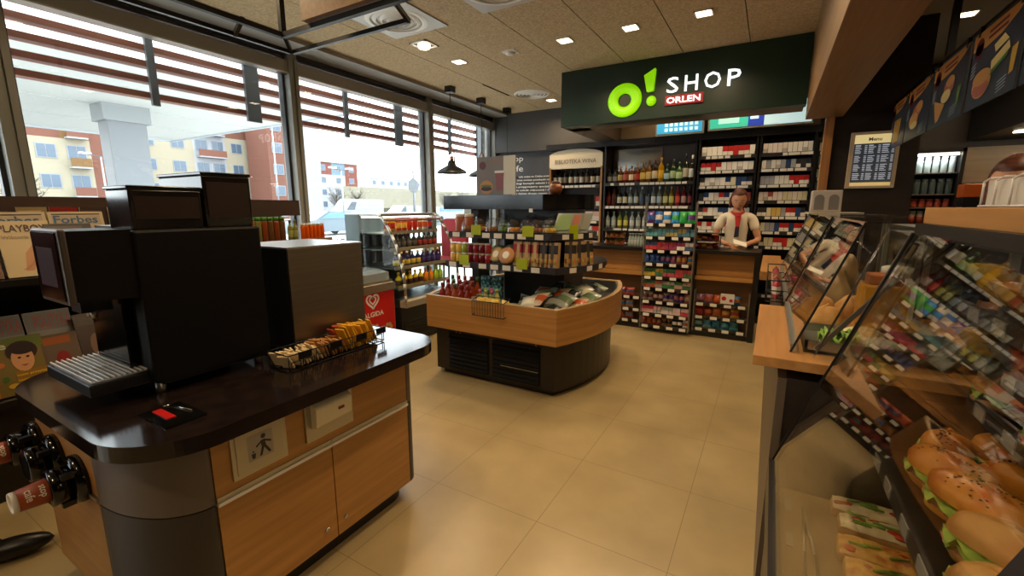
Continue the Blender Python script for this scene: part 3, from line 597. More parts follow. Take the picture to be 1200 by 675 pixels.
for pts, z, nm in ((sh1, 1.245, 'upper shelf'), (sh2, .985, 'lower shelf')):
    s_ = B().prism(pts, 'z', z, z + .035, black).part('shelf', gd, label=nm)
    r_ = B(); r_.box(-2.51, pts[0][0], pts[0][1] - .006, pts[0][1], z - .01, z + .045, mat('rail_slate', '#2b2a30', .4))
    for i in range(7):
        p, q = pts[i], pts[i + 1]; r_.bar((p[0] + .003, p[1] - .003, z + .018), (q[0] + .003, q[1] - .003, z + .018), .008, mat('rail_slate', '#2b2a30', .4), h=.055)
    r_.part('price_rail', s_)
    for i, x in enumerate((-2.43, -2.28, -2.11, -1.99, -1.87, -1.76, -1.6)): B().box(x - .038, x + .038, pts[0][1] - .009, pts[0][1] - .006, z - .003, z + .038, paper).part('price_tag', s_)
    for i in (1, 3, 5):
        p, q = Vector(pts[i] + (0,)), Vector(pts[i + 1] + (0,)); m_ = (p + q) / 2; d = (q - p).normalized(); B().bar(m_ - d * .035 + Vector((.009, -.006, z + .018)), m_ + d * .035 + Vector((.009, -.006, z + .018)), .003, paper, h=.04).part('price_tag', s_)
    lime = mat('lime_card', '#a3b30a', .5)
    for x in ((-2.21, -1.7) if z > 1.1 else (-2.3, -1.72)): B().box(x - .05, x + .05, pts[0][1] - .014, pts[0][1] - .01, z + .02, z + .105, lime).part('lime_card', s_)
p0, p1 = Vector((-1.43, 3.36, 0)), Vector((-1.39, 3.45, 0)); B().bar(p0 + Vector((.02, 0, 1.3)), p1 + Vector((.02, 0, 1.3)), .003, mat('lime_card', '#a3b30a', .5), h=.12).part('lime_card', gd)
cp = bulge(-2.65, -1.625, 3.3, 4.1, -1.33, 12, False)
B().prism(cp, 'z', 1.483, 1.605, mat('canopy_black', '#0c0b0b', .18)).part('canopy_box', gd, .003)
B().box(-1.745, -1.715, 3.292, 3.3, 1.46, 1.49, white).part('small_tag', gd)
# standing poster on its top
t = thing('standing_poster', 'coffee and burger poster standing on the black display top', 'poster', (-2.15, 3.45, 1.605))
b = B(); b.box(-2.37, -1.96, 3.44, 3.455, 1.606, 1.945, mat('poster_taupe', '#7d736c', .5)); Y = 3.4385
b.box(-2.08, -1.96, Y - .001, Y, 1.606, 1.945, mat('poster_pale', '#d8d2bf', .5))
b.disc((-2.3, Y - .002, 1.87), (.035, 0, 0), (0, 0, .035), mat('poster_wine', '#5e2329')); b.text('Poranki', (-2.23, Y - .002, 1.89), (1, 0, 0), (0, 0, 1), .022, mat('poster_copper', '#a8643c'), width=.12)
b.disc((-2.26, Y - .002, 1.68), (.07, 0, 0), (0, 0, .06), pbun); b.disc((-2.26, Y - .003, 1.665), (.06, 0, 0), (0, 0, .02), mat('burger_dark', '#3b221a')); b.disc((-2.26, Y - .003, 1.69), (.062, 0, 0), (0, 0, .012), pgr)
b.add([(-2.15, Y - .002, 1.65), (-2.09, Y - .002, 1.65), (-2.075, Y - .002, 1.8), (-2.165, Y - .002, 1.8)], [(0, 1, 2, 3)], mat('poster_cup', '#8c4a4a')); b.box(-2.17, -2.07, Y - .004, Y - .002, 1.8, 1.82, white)
b.part('poster_sheet', t); B().box(-2.34, -1.99, 3.43, 3.5, 1.605, 1.612, black).part('foot', t)
t = thing('round_jar', 'round brown jar standing on the black display top', 'jar', (-1.58, 3.45, 1.605))
B().lathe([(.035, 0), (.055, .03), (.058, .055), (.045, .085)], (-1.58, 3.45, 1.6055), mat('brown_jar', '#7a4425', .35), 18).part('jar_body', t); B().lathe([(.04, 0), (.035, .02), (.01, .028)], (-1.58, 3.45, 1.69), mat('jar_lid', '#4a2616', .4), 16).part('lid', t)
# ================================================================== ice cream freezer and open fridge
t = thing('ice_cream_freezer', 'low ice cream freezer with red front and white heart mark', 'freezer', (-3.75, 3.05, 0))
FX = -3.45
B().box(-4.1, FX, 2.6, 3.42, .05, .72, mat('freezer_white', '#c4bfb4', .4)).part('body', t, .01); B().box(-4.05, FX - .05, 2.65, 3.38, 0, .05, black).part('plinth', t)
f = B(); f.box(FX, FX + .012, 2.63, 3.4, .1, .66, mat('freezer_red', '#c21414', .4)); wl = mat('freezer_mark_white', '#ece6e0', .4); X = FX + .0135
def heart(cy, cz, s, th):
    for k in range(28):
        a0, a1 = [2 * math.pi * (k + d) / 28 for d in (0, 1)]
        P = [(16 * math.sin(a) ** 3 / 16, (13 * math.cos(a) - 5 * math.cos(2 * a) - 2 * math.cos(3 * a) - math.cos(4 * a)) / 16) for a in (a0, a1)]
        f.bar((X, cy + P[0][0] * s, cz + P[0][1] * s), (X, cy + P[1][0] * s, cz + P[1][1] * s), th, wl, (1, 0, 0), .001)
heart(3.1, .56, .08, .02); heart(3.1, .565, .042, .014)
f.text('ALGIDA', (X, 2.97, .395), (0, 1, 0), (0, 0, 1), .052, wl, width=.27, bold=.02)
f.part('red_front', t)
b = B(); bisc = mat('cone_biscuit', '#c9a873', .6)
for (cy, cz) in ((2.9, .2), (3.12, .26), (3.3, .24)):
    for k in range(6): a = k * math.pi / 3; b.disc((FX + .014, cy + .035 * math.cos(a), cz + .035 * math.sin(a)), (0, .022, 0), (0, 0, .022), bisc, 10)
b.part('printed_cones', t)
b = B(); b.box(-4.08, FX - .01, 2.62, 3.4, .72, .745, alu); b.part('lid_frame', t)
pf = [( -4.08, .745)] + [(-4.08 + .6 * i / 8, .80 + .05 * math.sin(math.pi * (i + 2) / 12)) for i in range(9)] + [(FX - .02, .745)]
b = B(); b.prism(pf, 'y', 2.64, 3.38, mat('freezer_lid_glass', '#8f9a9e', .08, .3)); b.part('glass_lid', t)
B().box(FX + .012, FX + .025, 2.62, 3.41, .64, .72, alu).part('front_rail', t)
# open curved fridge
fr = thing('open_fridge', 'open drinks fridge with curved glass sides by the window', 'fridge', (-3.8, 3.95, 0))
prof = [(-4.2, .47), (-3.33, .47), (-3.34, .56)] + [(-3.34 - .3 * (i / 8) ** 2.2, .56 + .84 * (i / 8) ** .9) for i in range(1, 9)] + [(-3.7, 1.42), (-4.2, 1.42)]
Y0, Y1 = 3.46, 4.42
B().box(-4.15, -3.4, Y0, Y1, .0, .42, mat('fridge_base', '#1b1c1e', .4)).part('base', fr)
g = B()
for i in range(7): g.box(-3.4, -3.392, Y0 + .04, Y1 - .04, .06 + i * .03, .075 + i * .03, black)
g.part('ventilation_grille', fr)
B().box(-3.42, -3.32, Y0, Y1, .42, .5, mat('bumper_beige', '#a39b8a', .4)).part('bumper', fr, .01)
B().box(-4.2, -4.12, Y0, Y1, .42, 1.42, mat('fridge_back', '#4b5a5e', .4)).part('rear_wall', fr); B().box(-4.2, -3.7, Y0, Y1, 1.4, 1.435, alu).part('top_panel', fr, .004)
B().box(-4.12, -3.4, Y0 + .02, Y1 - .02, .42, .5, mat('fridge_well', '#3d3f40', .4)).part('well', fr)
for y in (Y0, Y1 - .02):
    sg = B(); n = len(prof); sg.add([(x, y + .01, z) for x, z in prof], [tuple(range(n))], glassy('side_glass', (.78, .88, .86, 1))); sg = sg.part('side_glass', fr)
    e = B(); e.tube([(x, y + .01, z) for x, z in prof[1:-1]], .016, alu, 8); e.part('edge_profile', sg)
B().box(-4.2, -3.98, Y0 - .012, Y0 + .004, .5, 1.42, mat('fridge_side_grey', '#5f7175', .5)).part('rear_side_panel', fr)
B().cyl((-3.6, Y0, 1.36), (-3.6, Y1, 1.36), .012, mat('rosy_rail', '#7a4a44', .4)).part('front_bar', fr)
FS = [(.62, -3.47), (.84, -3.5), (1.04, -3.56), (1.22, -3.64)]
for z, xf in FS:
    s_ = B().box(-4.12, xf, Y0 + .03, Y1 - .03, z - .012, z, mat('shelf_wire', '#6b6a66', .4, .6)).part('shelf', fr); B().box(xf, xf + .01, Y0 + .03, Y1 - .03, z - .02, z + .02, mat('shelf_edge_lit', '#77705e', .5)).part('price_rail', s_)
B().box(-4.0, -3.75, Y0 + .05, Y1 - .05, 1.385, 1.398, mat('fridge_tube', '#ffffff', .4, emit=(1, .93, .8, 1), estr=6)).part('lamp_tube', fr)
area_light('fridge_light', (-3.85, 3.95, 1.375), .85, 2.5, (1, .9, .75), (0.25, 0, -1), .15)
# ================================================================== product builders (prototypes copied with obj.copy)
def lab_(i, n): return ORD[i]
PROTO = {}
def proto(key, fn):
    if key not in PROTO:
        b = fn(); me = b.mesh(key); PROTO[key] = me
    return PROTO[key]
def put(me, name, loc, label, cat, group, rotz=0, scale=(1, 1, 1), rot=None):
    o = bpy.data.objects.new(name, me); COL.objects.link(o); o.location = loc; o.rotation_euler = rot if rot else (0, 0, rotz); o.scale = scale
    return tag(o, label, cat, group)
def bottle_mesh(body, labelc, cap, r=.036, h=.3, neck=.012, shoulder=.6, kind='wine', liquid=None):
    def fn():
        b = B(); bm_ = mat('bottle_' + body, body, .08); lm = cm(labelc, .6); c = cm(cap, .4)
        prof = [(r * .9, 0), (r, .006), (r, h * .16), (r * 1.012, h * .165), (r * 1.012, h * (shoulder - .12)), (r, h * (shoulder - .115)), (r, h * shoulder), (r * .75, h * (shoulder + .07)), (neck, h * (shoulder + .17)), (neck, h * .86), (neck * 1.25, h * .865), (neck * 1.25, h)]
        bands = [bm_, bm_, lm, lm, lm, bm_, bm_, bm_, bm_, c, c]
        return b.lathe(prof, (0, 0, 0), bm_, 12, bands=bands)
    return proto('bottle_%s_%s_%s_%g_%g' % (body, labelc, cap, r, h), fn)
def pack_mesh(c1, c2, w_=.056, d=.024, h=.088, split=.45):
    def fn():
        b = B(); b.box(-w_ / 2, w_ / 2, -d / 2, d / 2, 0, h * split, cm(c2)); b.box(-w_ / 2, w_ / 2, -d / 2, d / 2, h * split, h, cm(c1)); return b
    return proto('pack_%s_%s_%g_%g_%g' % (c1, c2, w_, d, h), fn)
def bag_mesh(c1, c2, w_=.12, h=.16, d=.05):
    def fn():
        b = B(); m1, m2 = mat('film_' + c1, c1, .22), mat('film_' + c2, c2, .25); n, k = 8, 10; vs = []
        for sd in (-1, 1):
            for j in range(k + 1):
                for i in range(n + 1):
                    u, v = i / n, j / k; t = (math.sin(math.pi * u) * math.sin(math.pi * min(1, max(0, v)))) ** .55 * d / 2
                    vs.append(((u - .5) * w_ * (1 - .06 * math.sin(math.pi * v)), sd * t, v * h))
        N1 = (n + 1) * (k + 1)
        for sd in range(2):
            for part_, m in ((0, m1), (1, m2)):
                fs = []
                for j in range(k):
                    isl_ = 3 <= j <= 6
                    if isl_ != bool(part_): continue
                    for i in range(n):
                        a = sd * N1 + j * (n + 1) + i; f = (a, a + 1, a + n + 2, a + n + 1); fs.append(f if sd == 0 else f[::-1])
                base = len(b.v); b.v += [tuple(x) for x in vs]; q = b.mid(m)
                for f in fs: b.f.append([base + x for x in f]); b.mi.append(q); b.sm.append(True)
        return b
    return proto('bag_%s_%s_%g_%g_%g' % (c1, c2, w_, h, d), fn)
def jar_mesh(c, lid, r=.035, h=.1):
    def fn():
        b = B(); b.lathe([(r * .9, 0), (r, .006), (r, h * .78), (r * .85, h * .84)], (0, 0, 0), mat('jar_' + c, c, .12), 14); b.lathe([(r * .88, h * .84), (r * .9, h), (r * .8, h)], (0, 0, 0), cm(lid, .35), 14); return b
    return proto('jar_%s_%s_%g_%g' % (c, lid, r, h), fn)
def colname(h):
    r, g, b = [int(h[i:i + 2], 16) for i in (1, 3, 5)]; mx, mn = max(r, g, b), min(r, g, b)
    if mx < 60: return 'black'
    if mx - mn < 28: return 'white' if mx > 190 else ('grey' if mx > 110 else 'dark grey')
    if r == mx: 
        if g > .8 * r: return 'yellow' if b < .7 * g else 'cream'
        if g > .55 * r: return 'orange' if b < .45 * g and r > 170 else ('beige' if b > .5 * g else 'brown')
        return ('red' if r > 120 else 'dark red') if b < .6 * r else 'pink'
    if g == mx: return 'green' if b < .85 * g else 'teal'
    return 'blue' if r < .75 * b else 'purple'
# ================================================================== wall shelving
def unit(name, lab, x0, x1, zs, y0=6.42, y1=6.76, top=2.36, side=black, back=black, rail=.03, tagm=paper, cat='shelf unit', lit_=False):
    t = thing(name, lab, cat, ((x0 + x1) / 2, (y0 + y1) / 2, 0))
    B().box(x0, x0 + .025, y0, y1, 0, top, side).part('side_panel', t); B().box(x1 - .025, x1, y0, y1, 0, top, side).part('side_panel', t)
    B().box(x0 + .025, x1 - .025, y1 - .02, y1, 0, top, back).part('back_panel', t); B().box(x0 + .025, x1 - .025, y0 + .04, y1 - .02, 0, .1, black).part('plinth', t)
    for z in zs:
        s_ = B().box(x0 + .025, x1 - .025, y0 + .01, y1 - .02, z - .02, z, black).part('shelf', t)
        B().box(x0 + .025, x1 - .025, y0, y0 + .01, z - .04, z + .004, mat('rail_dark', '#2a2725', .4)).part('price_rail', s_)
        x = x0 + .04
        while x < x1 - .1:
            w_ = random.choice((.05, .07, .12, .06)); 
            if rnd() < .88: B().box(x, min(x + w_, x1 - .03), y0 - .003, y0, z - .035, z - .002, tagm).part('price_tag', s_)
            x += w_ + uni(.006, .02)
    return t
TZ = [2.15, 1.965, 1.775, 1.582, 1.39, 1.205, 1.02]
unit('tobacco_shelf', 'tall black tobacco shelf unit behind the cashier', -.9, -.215, TZ + [.7, .4]); unit('tobacco_shelf', 'tall black tobacco shelf unit left of the wooden column', -.2, .385, TZ + [.7, .4])
CIG = ['#ebe6da', '#dcd8cc', '#b51f1a', '#23406e', '#d8cfa8', '#9a9ba0', '#2b2d33', '#cfae58', '#e3d6cc', '#a9473a']
ROWPAL = [[0, 0, 0, 0, 2, 2, 2, 2, 2], [2, 2, 2, 2, 0, 8, 0, 0, 0, 0], [6, 0, 0, 1, 0, 3, 4, 3, 3, 6], [6, 3, 0, 8, 2, 3, 0, 0, 4, 9], [6, 9, 0, 1, 3, 3, 0, 0, 9, 0], [2, 0, 2, 8, 0, 2, 0, 0, 3, 9], [0, 2, 3, 0, 0, 4, 0, 9, 0, 0]]
ROWPAL2 = [[8, 8, 8, 8, 8, 0, 0, 0, 0, 0], [1, 5, 1, 1, 5, 3, 5, 6, 6, 6], [5, 5, 5, 1, 1, 1, 2, 2, 2, 2], [8, 8, 9, 8, 8, 4, 4, 8, 4, 4], [6, 6, 4, 7, 7, 5, 2, 2, 3, 6], [6, 4, 5, 5, 3, 2, 2, 3, 2, 2], [6, 6, 4, 4, 2, 2, 2, 4, 4, 4]]
for side, (xa, xb, pal) in enumerate(((-.865, -.25, ROWPAL), (-.165, .35, ROWPAL2))):
    for r, z in enumerate(TZ):
        n = 10; st = (xb - xa) / n
        for i in range(n):
            p = pal[r]; c = CIG[p[i % len(p)]]
            c2 = '#e3dccd' if c in ('#b51f1a', '#23406e', '#2b2d33', '#a9473a') and (r + i) % 3 else c
            if c in ('#ebe6da', '#dcd8cc', '#e3d6cc') and (i + r) % 4 == 0: c2 = '#b7b2a8'
            w_ = st * .93; me = pack_mesh(c, c2, .056, .03, .095)
            put(me, 'cigarette_pack', (xa + st * (i + .5), 6.46 + .006 * (i % 2), z), '%s cigarette pack, %s from the left on the %s shelf of the %s tobacco unit' % (colname(c), ORD[i], ROWN[r], ('left', 'right')[side]), 'cigarette pack', 'cigarette packs on the tobacco shelves', scale=(w_ / .056, 1, 1.12 if r else 1.25))
# narrow side column with small packs
unit('side_shelf', 'narrow shelf column squeezed beside the wooden column', .39, .6, [2.15, 2.0, 1.85, 1.7, 1.55, 1.4], y0=6.5, top=2.3)
for r, z in enumerate([2.15, 2.0, 1.85, 1.7, 1.55, 1.4]):
    for i in range(2): c = ['#c9c4b8', '#2e6a68', '#8fae9f', '#2e5a60'][(r + i) % 4]; put(pack_mesh(c, c, .07, .03, .1), 'small_box', (.455 + i * .08, 6.54, z), '%s small box, %s on the %s shelf beside the wooden column' % (colname(c), ('left', 'right')[i], ROWN[r]), 'box', 'small boxes in the narrow side column')
# wine unit
wt = unit('wine_shelf', 'oak wine shelf with pale arched lettered header', -3.05, -2.2, [1.83, 1.52, 1.3, 1.08, .86, .64, .42, .2], side=wood('wine_oak', '#8f6636', '#a67a44', 'z'), back=mat('wine_back', '#3a2417', .5), top=2.1)
hp = [(-3.05, 2.08), (-2.2, 2.08), (-2.2, 2.29)] + [(-2.625 + .425 * math.cos(math.radians(a)), 2.27 + .09 * math.sin(math.radians(a))) for a in range(10, 171, 10)] + [(-3.05, 2.29)]
B().prism(hp, 'y', 6.42, 6.5, cream).part('header', wt); b = B(); b.text('BIBLIOTEKA WINA', (-2.625, 6.417, 2.15), (1, 0, 0), (0, 0, 1), .062, mat('header_brown', '#5b4733'), width=.66, center=True); b.part('header_lettering', wt)
WC = [('#1c0d0a', '#b9b2a2', '#3a0f12'), ('#16100c', '#c9c2b0', '#101010'), ('#1c0d0a', '#7a6a58', '#57131a'), ('#16100c', '#cbbf9c', '#2a1a12')]
for i in range(9): c = WC[i % 4]; put(bottle_mesh(*c), 'wine_bottle', (-2.975 + i * .087, 6.5, 1.83), 'dark wine bottle, %s from the left under the arched header' % ORD[i], 'bottle', 'wine bottles under the arched header', scale=(1.08, 1.08, .86))
BX = ['#b5261c', '#cfc8bd', '#c2502a', '#c9a18f', '#d4d0c6', '#a83a30']
for r, z in enumerate([1.52, 1.3, 1.08, .86, .64]):
    for i in range(7): c = BX[(i * 2 + r * 3) % 6]; put(pack_mesh(c, '#cfc6ba', .105, .1, .14, .5), 'carton', (-2.955 + i * .112, 6.5, z), '%s carton, %s from the left on the %s shelf under the wine bottles' % (colname(c), ORD[i], ROWN[r]), 'carton', 'cartons on the shelves under the wine')
# spirits unit
unit('spirits_shelf', 'wide black spirits shelf behind the back counter', -2.17, -.92, [1.845, 1.52, 1.2, 1.0, .7, .4], back=mat('spirits_back', '#5b5148', .3), top=2.36)
B().box(-2.13, -1.42, 6.72, 6.735, 2.0, 2.34, mat('mirror_panel', '#b8b4ac', .12, .9)).thing('mirror_panel', 'pale mirror panel behind the top row of spirits', 'mirror')
SP = [('#34332e', '#a7a59b', '#1a1a1a', .036, .2), ('#3b3a35', '#8e8b80', '#20201e', .038, .2), ('#4a2008', '#b79a5a', '#b8922e', .04, .24), ('#5a200c', '#a5503a', '#c2a244', .042, .25), ('#5a2c0c', '#d9c8a0', '#2a1a12', .042, .24), ('#5a2008', '#a83226', '#b8922e', .044, .25), ('#6a4a14', '#cfae4a', '#8a6a20', .045, .28), ('#6a420c', '#c8b070', '#5a3a10', .04, .3), ('#2c1a10', '#c9b890', '#701818', .04, .32), ('#a87c10', '#d1a21c', '#b4862a', .04, .33), ('#24402f', '#a8c0c0', '#2c4438', .042, .24), ('#23351f', '#a8b98a', '#1c2a18', .04, .3), ('#2f5220', '#b5c890', '#2f5a20', .044, .26), ('#1c2218', '#b0a890', '#0f0f0f', .04, .36), ('#2a2416', '#d4cfc0', '#e0dccf', .042, .34)]
for i in range(15):
    c = SP[i]; nm = colname(c[0])
    put(bottle_mesh(*c), 'spirit_bottle', (-2.11 + i * .081, 6.5, 1.845), '%s spirit bottle, %s from the left on the top spirits shelf' % (nm, ORD[i]), 'bottle', 'spirits on the top shelf')
SP2 = [('#5a2410', '#7a1d16', '#1a1208'), ('#5a2410', '#3c1810', '#151010'), ('#161412', '#c9c3a6', '#1c1c1a'), ('#161412', '#cfc8a8', '#20201c'), ('#4f5650', '#a9b0aa', '#b9bcb5'), ('#4a5450', '#b5bcb5', '#30383c'), ('#59625c', '#3a4a66', '#c9ccc6'), ('#27313c', '#4a5a6a', '#1a1f26'), ('#555e62', '#c0c6c6', '#6a7278'), ('#5c6460', '#9aa8b0', '#c2c4c0'), ('#5f6034', '#c5c080', '#3a5a24'), ('#7a6a20', '#b8b860', '#b09030'), ('#8a1a16', '#c64a3a', '#6a1410'), ('#5a0f14', '#b09a8a', '#38080a'), ('#3a0a10', '#8a2420', '#200608')]
for i in range(15):
    c = SP2[i]; put(bottle_mesh(c[0], c[1], c[2], .034, .27), 'spirit_bottle', (-2.11 + i * .081, 6.5, 1.52), '%s bottle, %s from the left on the second spirits shelf' % (colname(c[0]), ORD[i]), 'bottle', 'bottles on the second spirits shelf')
for i in range(8):
    c = [('#8e9a94', '#b0b8b0', '#6a7470'), ('#6a7434', '#c9c25a', '#3a5a20'), ('#9aa4a2', '#c0c4c0', '#8a9290')][(0, 0, 1, 1, 2, 0, 2, 0)[i]]; put(bottle_mesh(c[0], c[1], c[2], .034, .24), 'small_bottle', (-2.11 + i * .09, 6.5, 1.2), '%s small bottle, %s from the left on the third spirits shelf' % (colname(c[0]), ORD[i]), 'bottle', 'small bottles on the third spirits shelf')
# ================================================================== back counter
ct = thing('back_counter', 'long service counter with dark top and oak front', 'counter', (-.95, 5.75, 0))
CX0, CX1 = -2.25, -.06
B().box(CX0, CX1, 5.47, 5.95, .975, 1.02, black).part('counter_top', ct, .003)
B().box(CX0, CX1, 5.66, 5.9, .0, .975, mat('counter_core', '#2e2118', .5)).part('core', ct)
for x0, x1 in ((CX0, -1.31), (-.71, -.115)):
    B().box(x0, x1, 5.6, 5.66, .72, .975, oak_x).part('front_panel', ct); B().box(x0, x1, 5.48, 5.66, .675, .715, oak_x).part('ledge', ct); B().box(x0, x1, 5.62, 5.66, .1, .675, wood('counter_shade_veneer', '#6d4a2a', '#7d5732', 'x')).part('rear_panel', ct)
B().box(CX0, CX1, 5.5, 5.66, 0, .055, black).part('plinth', ct); B().box(-.115, CX1, 5.47, 5.95, 0, .975, black).part('end_post', ct)
def rack(name, lab, x0, x1, zs, y0, y1, ztop, items, nper, rown, posts=True):
    t = thing(name, lab, 'rack', ((x0 + x1) / 2, (y0 + y1) / 2, zs[-1] - .03)); wire = mat('rack_wire', '#8d8880', .35, .7)
    if posts:
        for x in (x0, x1): B().box(x - .006, x + .006, y0, y0 + .02, zs[-1] - .04, ztop, wire).part('post', t); B().box(x - .006, x + .006, y1 - .02, y1, zs[-1] - .04, ztop, wire).part('post', t)
    for r, z in enumerate(zs):
        s_ = B().box(x0, x1, y0 + .01, y1, z - .01, z, mat('rack_tray', '#4a4742', .4, .5)).part('tray', t)
        B().box(x0, x1, y0 - .006, y0 + .006, z - .035, z + .012, glassy('rail_plastic', (.8, .78, .74, 1))).part('front_rail', s_)
        k = max(3, int((x1 - x0) / .12))
        for i in range(k):
            xx = x0 + (x1 - x0) * (i + .5) / k + uni(-.01, .01); B().box(xx - .036, xx + .036, y0 - .01, y0 - .007, z - .03, z + .004, paper).part('price_tag', s_)
        items(r, z, t)
    return t
SW = ['#5a2f7a', '#b3202a', '#d2b23a', '#2f5fa8', '#c2502a', '#2f7a44', '#cfc8bd', '#8a1f4a', '#3a8a94', '#6a3a20', '#b98a3a', '#c9477a']
def sweets(pal, w_, h, d, kind, where, y0, x0, x1, stand=True):
    def f(r, z, t):
        p = pal[r % len(pal)]; ww = w_[r % len(w_)]; n = int((x1 - x0 - .02) / ww)
        for i in range(n):
            c, c2 = p[i * len(p) // n % len(p)], p[(i * len(p) // n + 1) % len(p)]
            me = bag_mesh(c, c2, .1, .1, .04) if ww > .055 else pack_mesh(c, c2, .04, .05, .07, .5)
            sc = (ww / .1 * .95, 1.2, h[r % len(h)] / .1) if ww > .055 else (ww / .04 * .92, 1, h[r % len(h)] / .07)
            put(me, kind[1 if ww > .055 else 0], (x0 + .01 + ww * (i + .5), y0 + .055, z + .001), '%s %s, %s from left, %s tier of %s' % (colname(c), kind[1 if ww > .055 else 0].replace('_', ' '), ORD[i], ROWN[r], where), 'sweets', 'sweets on %s' % where, rot=(uni(-.28, -.12), 0, uni(-.06, .06)), scale=sc)
    return f
RZ = [1.313, 1.159, 1.004, .847, .688, .551, .391, .233, .09]
pal = [['#5a2f7a', '#2f5fa8', '#cfc8bd', '#3a8ad0', '#2f9a4a', '#2f9a4a'], ['#3a6a78', '#4a8a94', '#3a6a78', '#8a7a3a', '#2f5f78'], ['#2f3f6a', '#b3202a', '#8a1f2a', '#8a1f4a', '#d0cbc0'], ['#2f5fa8', '#3a4a8a', '#23406e', '#7a4a6a', '#8a4a5a', '#a87a2a'], ['#3a5a2a', '#a8902a', '#2f6a44', '#a8404a', '#a8303a'], ['#3a6a3a', '#a8502a', '#9a948a', '#2f7a44', '#b08a80'], ['#9a8a80', '#6a3a2a', '#b09a90', '#4a2f7a', '#9a5a3a'], ['#b3303a', '#c9a0a0', '#9a9a96', '#d0c0b8', '#c9b0b0'], ['#9a4a2a', '#8a3a20', '#8a5a2a', '#2a2422', '#d8d4cc']]
rack('sweets_rack', 'tall wire rack full of sweets standing in front of the counter', -1.29, -.73, RZ, 5.36, 5.46, 1.56, sweets(pal, [.09, .045, .045, .06, .045, .045, .06, .045, .06], [.14, .09, .09, .1, .09, .08, .1, .085, .09], 0, ('sweet_packet', 'sweet_bag'), 'the tall sweets rack', 5.36, -1.29, -.73), 0, ROWN)
LZ = [.40, .245, .10]
palL = [['#4a3f5a', '#b0562a', '#a03a24'], ['#4a6a9a', '#a86a3a', '#a8702a'], ['#5a6a6a', '#6a4a5a', '#9a4a3a', '#a03a2a']]
rack('chocolate_rack', 'low chocolate rack left of the tall sweets rack', -2.2, -1.32, LZ, 5.49, 5.6, .55, sweets(palL, [.11], [.1], 0, ('bar', 'chocolate_bag'), 'the left low rack', 5.49, -2.2, -1.32), 0, ROWN)
palR = [['#6a4a5a', '#8a5a6a', '#a84a2a', '#b05a2a', '#3a6a9a', '#9a6a2a'], ['#a83a2a', '#9a2a20', '#b06a3a', '#b0542a', '#c09a3a'], ['#3a6a6a', '#7aa0a0', '#3a7a9a', '#3a7a9a', '#4a9aaa']]
rack('chocolate_rack', 'low chocolate rack right of the tall sweets rack', -.70, -.13, LZ, 5.49, 5.6, .55, sweets(palR, [.095], [.1], 0, ('bar', 'chocolate_bag'), 'the right low rack', 5.49, -.70, -.13), 0, ROWN)
bx_ = B().box(-.42, -.28, 5.47, 5.5, .42, .53, mat('white_red_box', '#d4cfc6', .5)); bx_.disc((-.385, 5.469, .48), (.025, 0, 0), (0, 0, .025), red); bx_.disc((-.31, 5.469, .46), (.02, 0, 0), (0, 0, .02), red); bx_.thing('sweet_box', 'white box with red circles on the low rack, right', 'box')
# items on the back counter
def small_stand(x, lab, cols, top=1.02):
    t = thing('counter_stand', lab, 'stand', (x, 5.62, top)); 
    for k in range(3): B().box(x - .13, x + .13, 5.54, 5.72, top + .0005 + k * .09, top + .008 + k * .09, blackm).part('tray', t)
    for sx in (-.13, .13): B().box(x + sx - .005, x + sx + .005, 5.7, 5.715, top + .0005, top + .24, blackm).part('post', t)
    for k in range(2):
        for i in range(4): c = cols[(i + k * 2) % len(cols)]; put(bag_mesh(c, cols[(i + 1) % len(cols)], .07, .07, .05), 'small_bag', (x - .095 + i * .063, 5.6, top + .009 + k * .09), '%s small bag, %s from left, %s tray of %s' % (colname(c), ORD[i], ('lower', 'upper')[k], lab.split(' with')[0]), 'bag', 'small bags on the counter stands', rot=(-.3, 0, 0))
small_stand(-1.72, 'left counter stand with orange sweets', ['#b5622a', '#8a4a20', '#a8823a']); small_stand(-.62, 'counter stand by the cashier with dark red sweets', ['#6a1a1a', '#8a3a20', '#a8722a', '#4a1020'])
for i in range(6): put(bottle_mesh('#8e9a94', '#a0a8a2', '#6a7470', .022, .16), 'miniature_bottle', (-1.52 + i * .036, 5.6, 1.0205), 'clear miniature bottle on the back counter, %s from the left' % ORD[i], 'bottle', 'miniature bottles on the back counter')
# wire side rack between gondola and counter
t = thing('side_rack', 'tall wire magazine rack seen edge-on behind the display island', 'rack', (-2.18, 5.2, 0)); wr = mat('rack_wire', '#8d8880', .35, .7)
for y in (5.0, 5.4): B().box(-2.2, -2.18, y - .01, y + .01, 0, 1.45, wr).part('post', t)
for k in range(8):
    z = .2 + k * .17; B().bar((-2.2, 5.0, z), (-2.2, 5.4, z + .1), .012, wr).part('sloping_bar', t); s_ = B().box(-2.6, -2.2, 5.0, 5.4, z - .01, z, wr).part('tray', t); B().box(-2.6, -2.22, 4.99, 5.0, z - .02, z + .03, paper).part('price_rail', s_)
    for i in range(3): c = BX[(i + k) % 6]; put(pack_mesh(c, '#cfc8bd', .11, .2, .11, .6), 'packet', (-2.53 + i * .13, 5.12, z + .001), '%s packet, %s on the %s level of the wire rack behind the island' % (colname(c), ('left', 'middle', 'right')[i], ORD[k]), 'packet', 'packets on the wire rack behind the island')

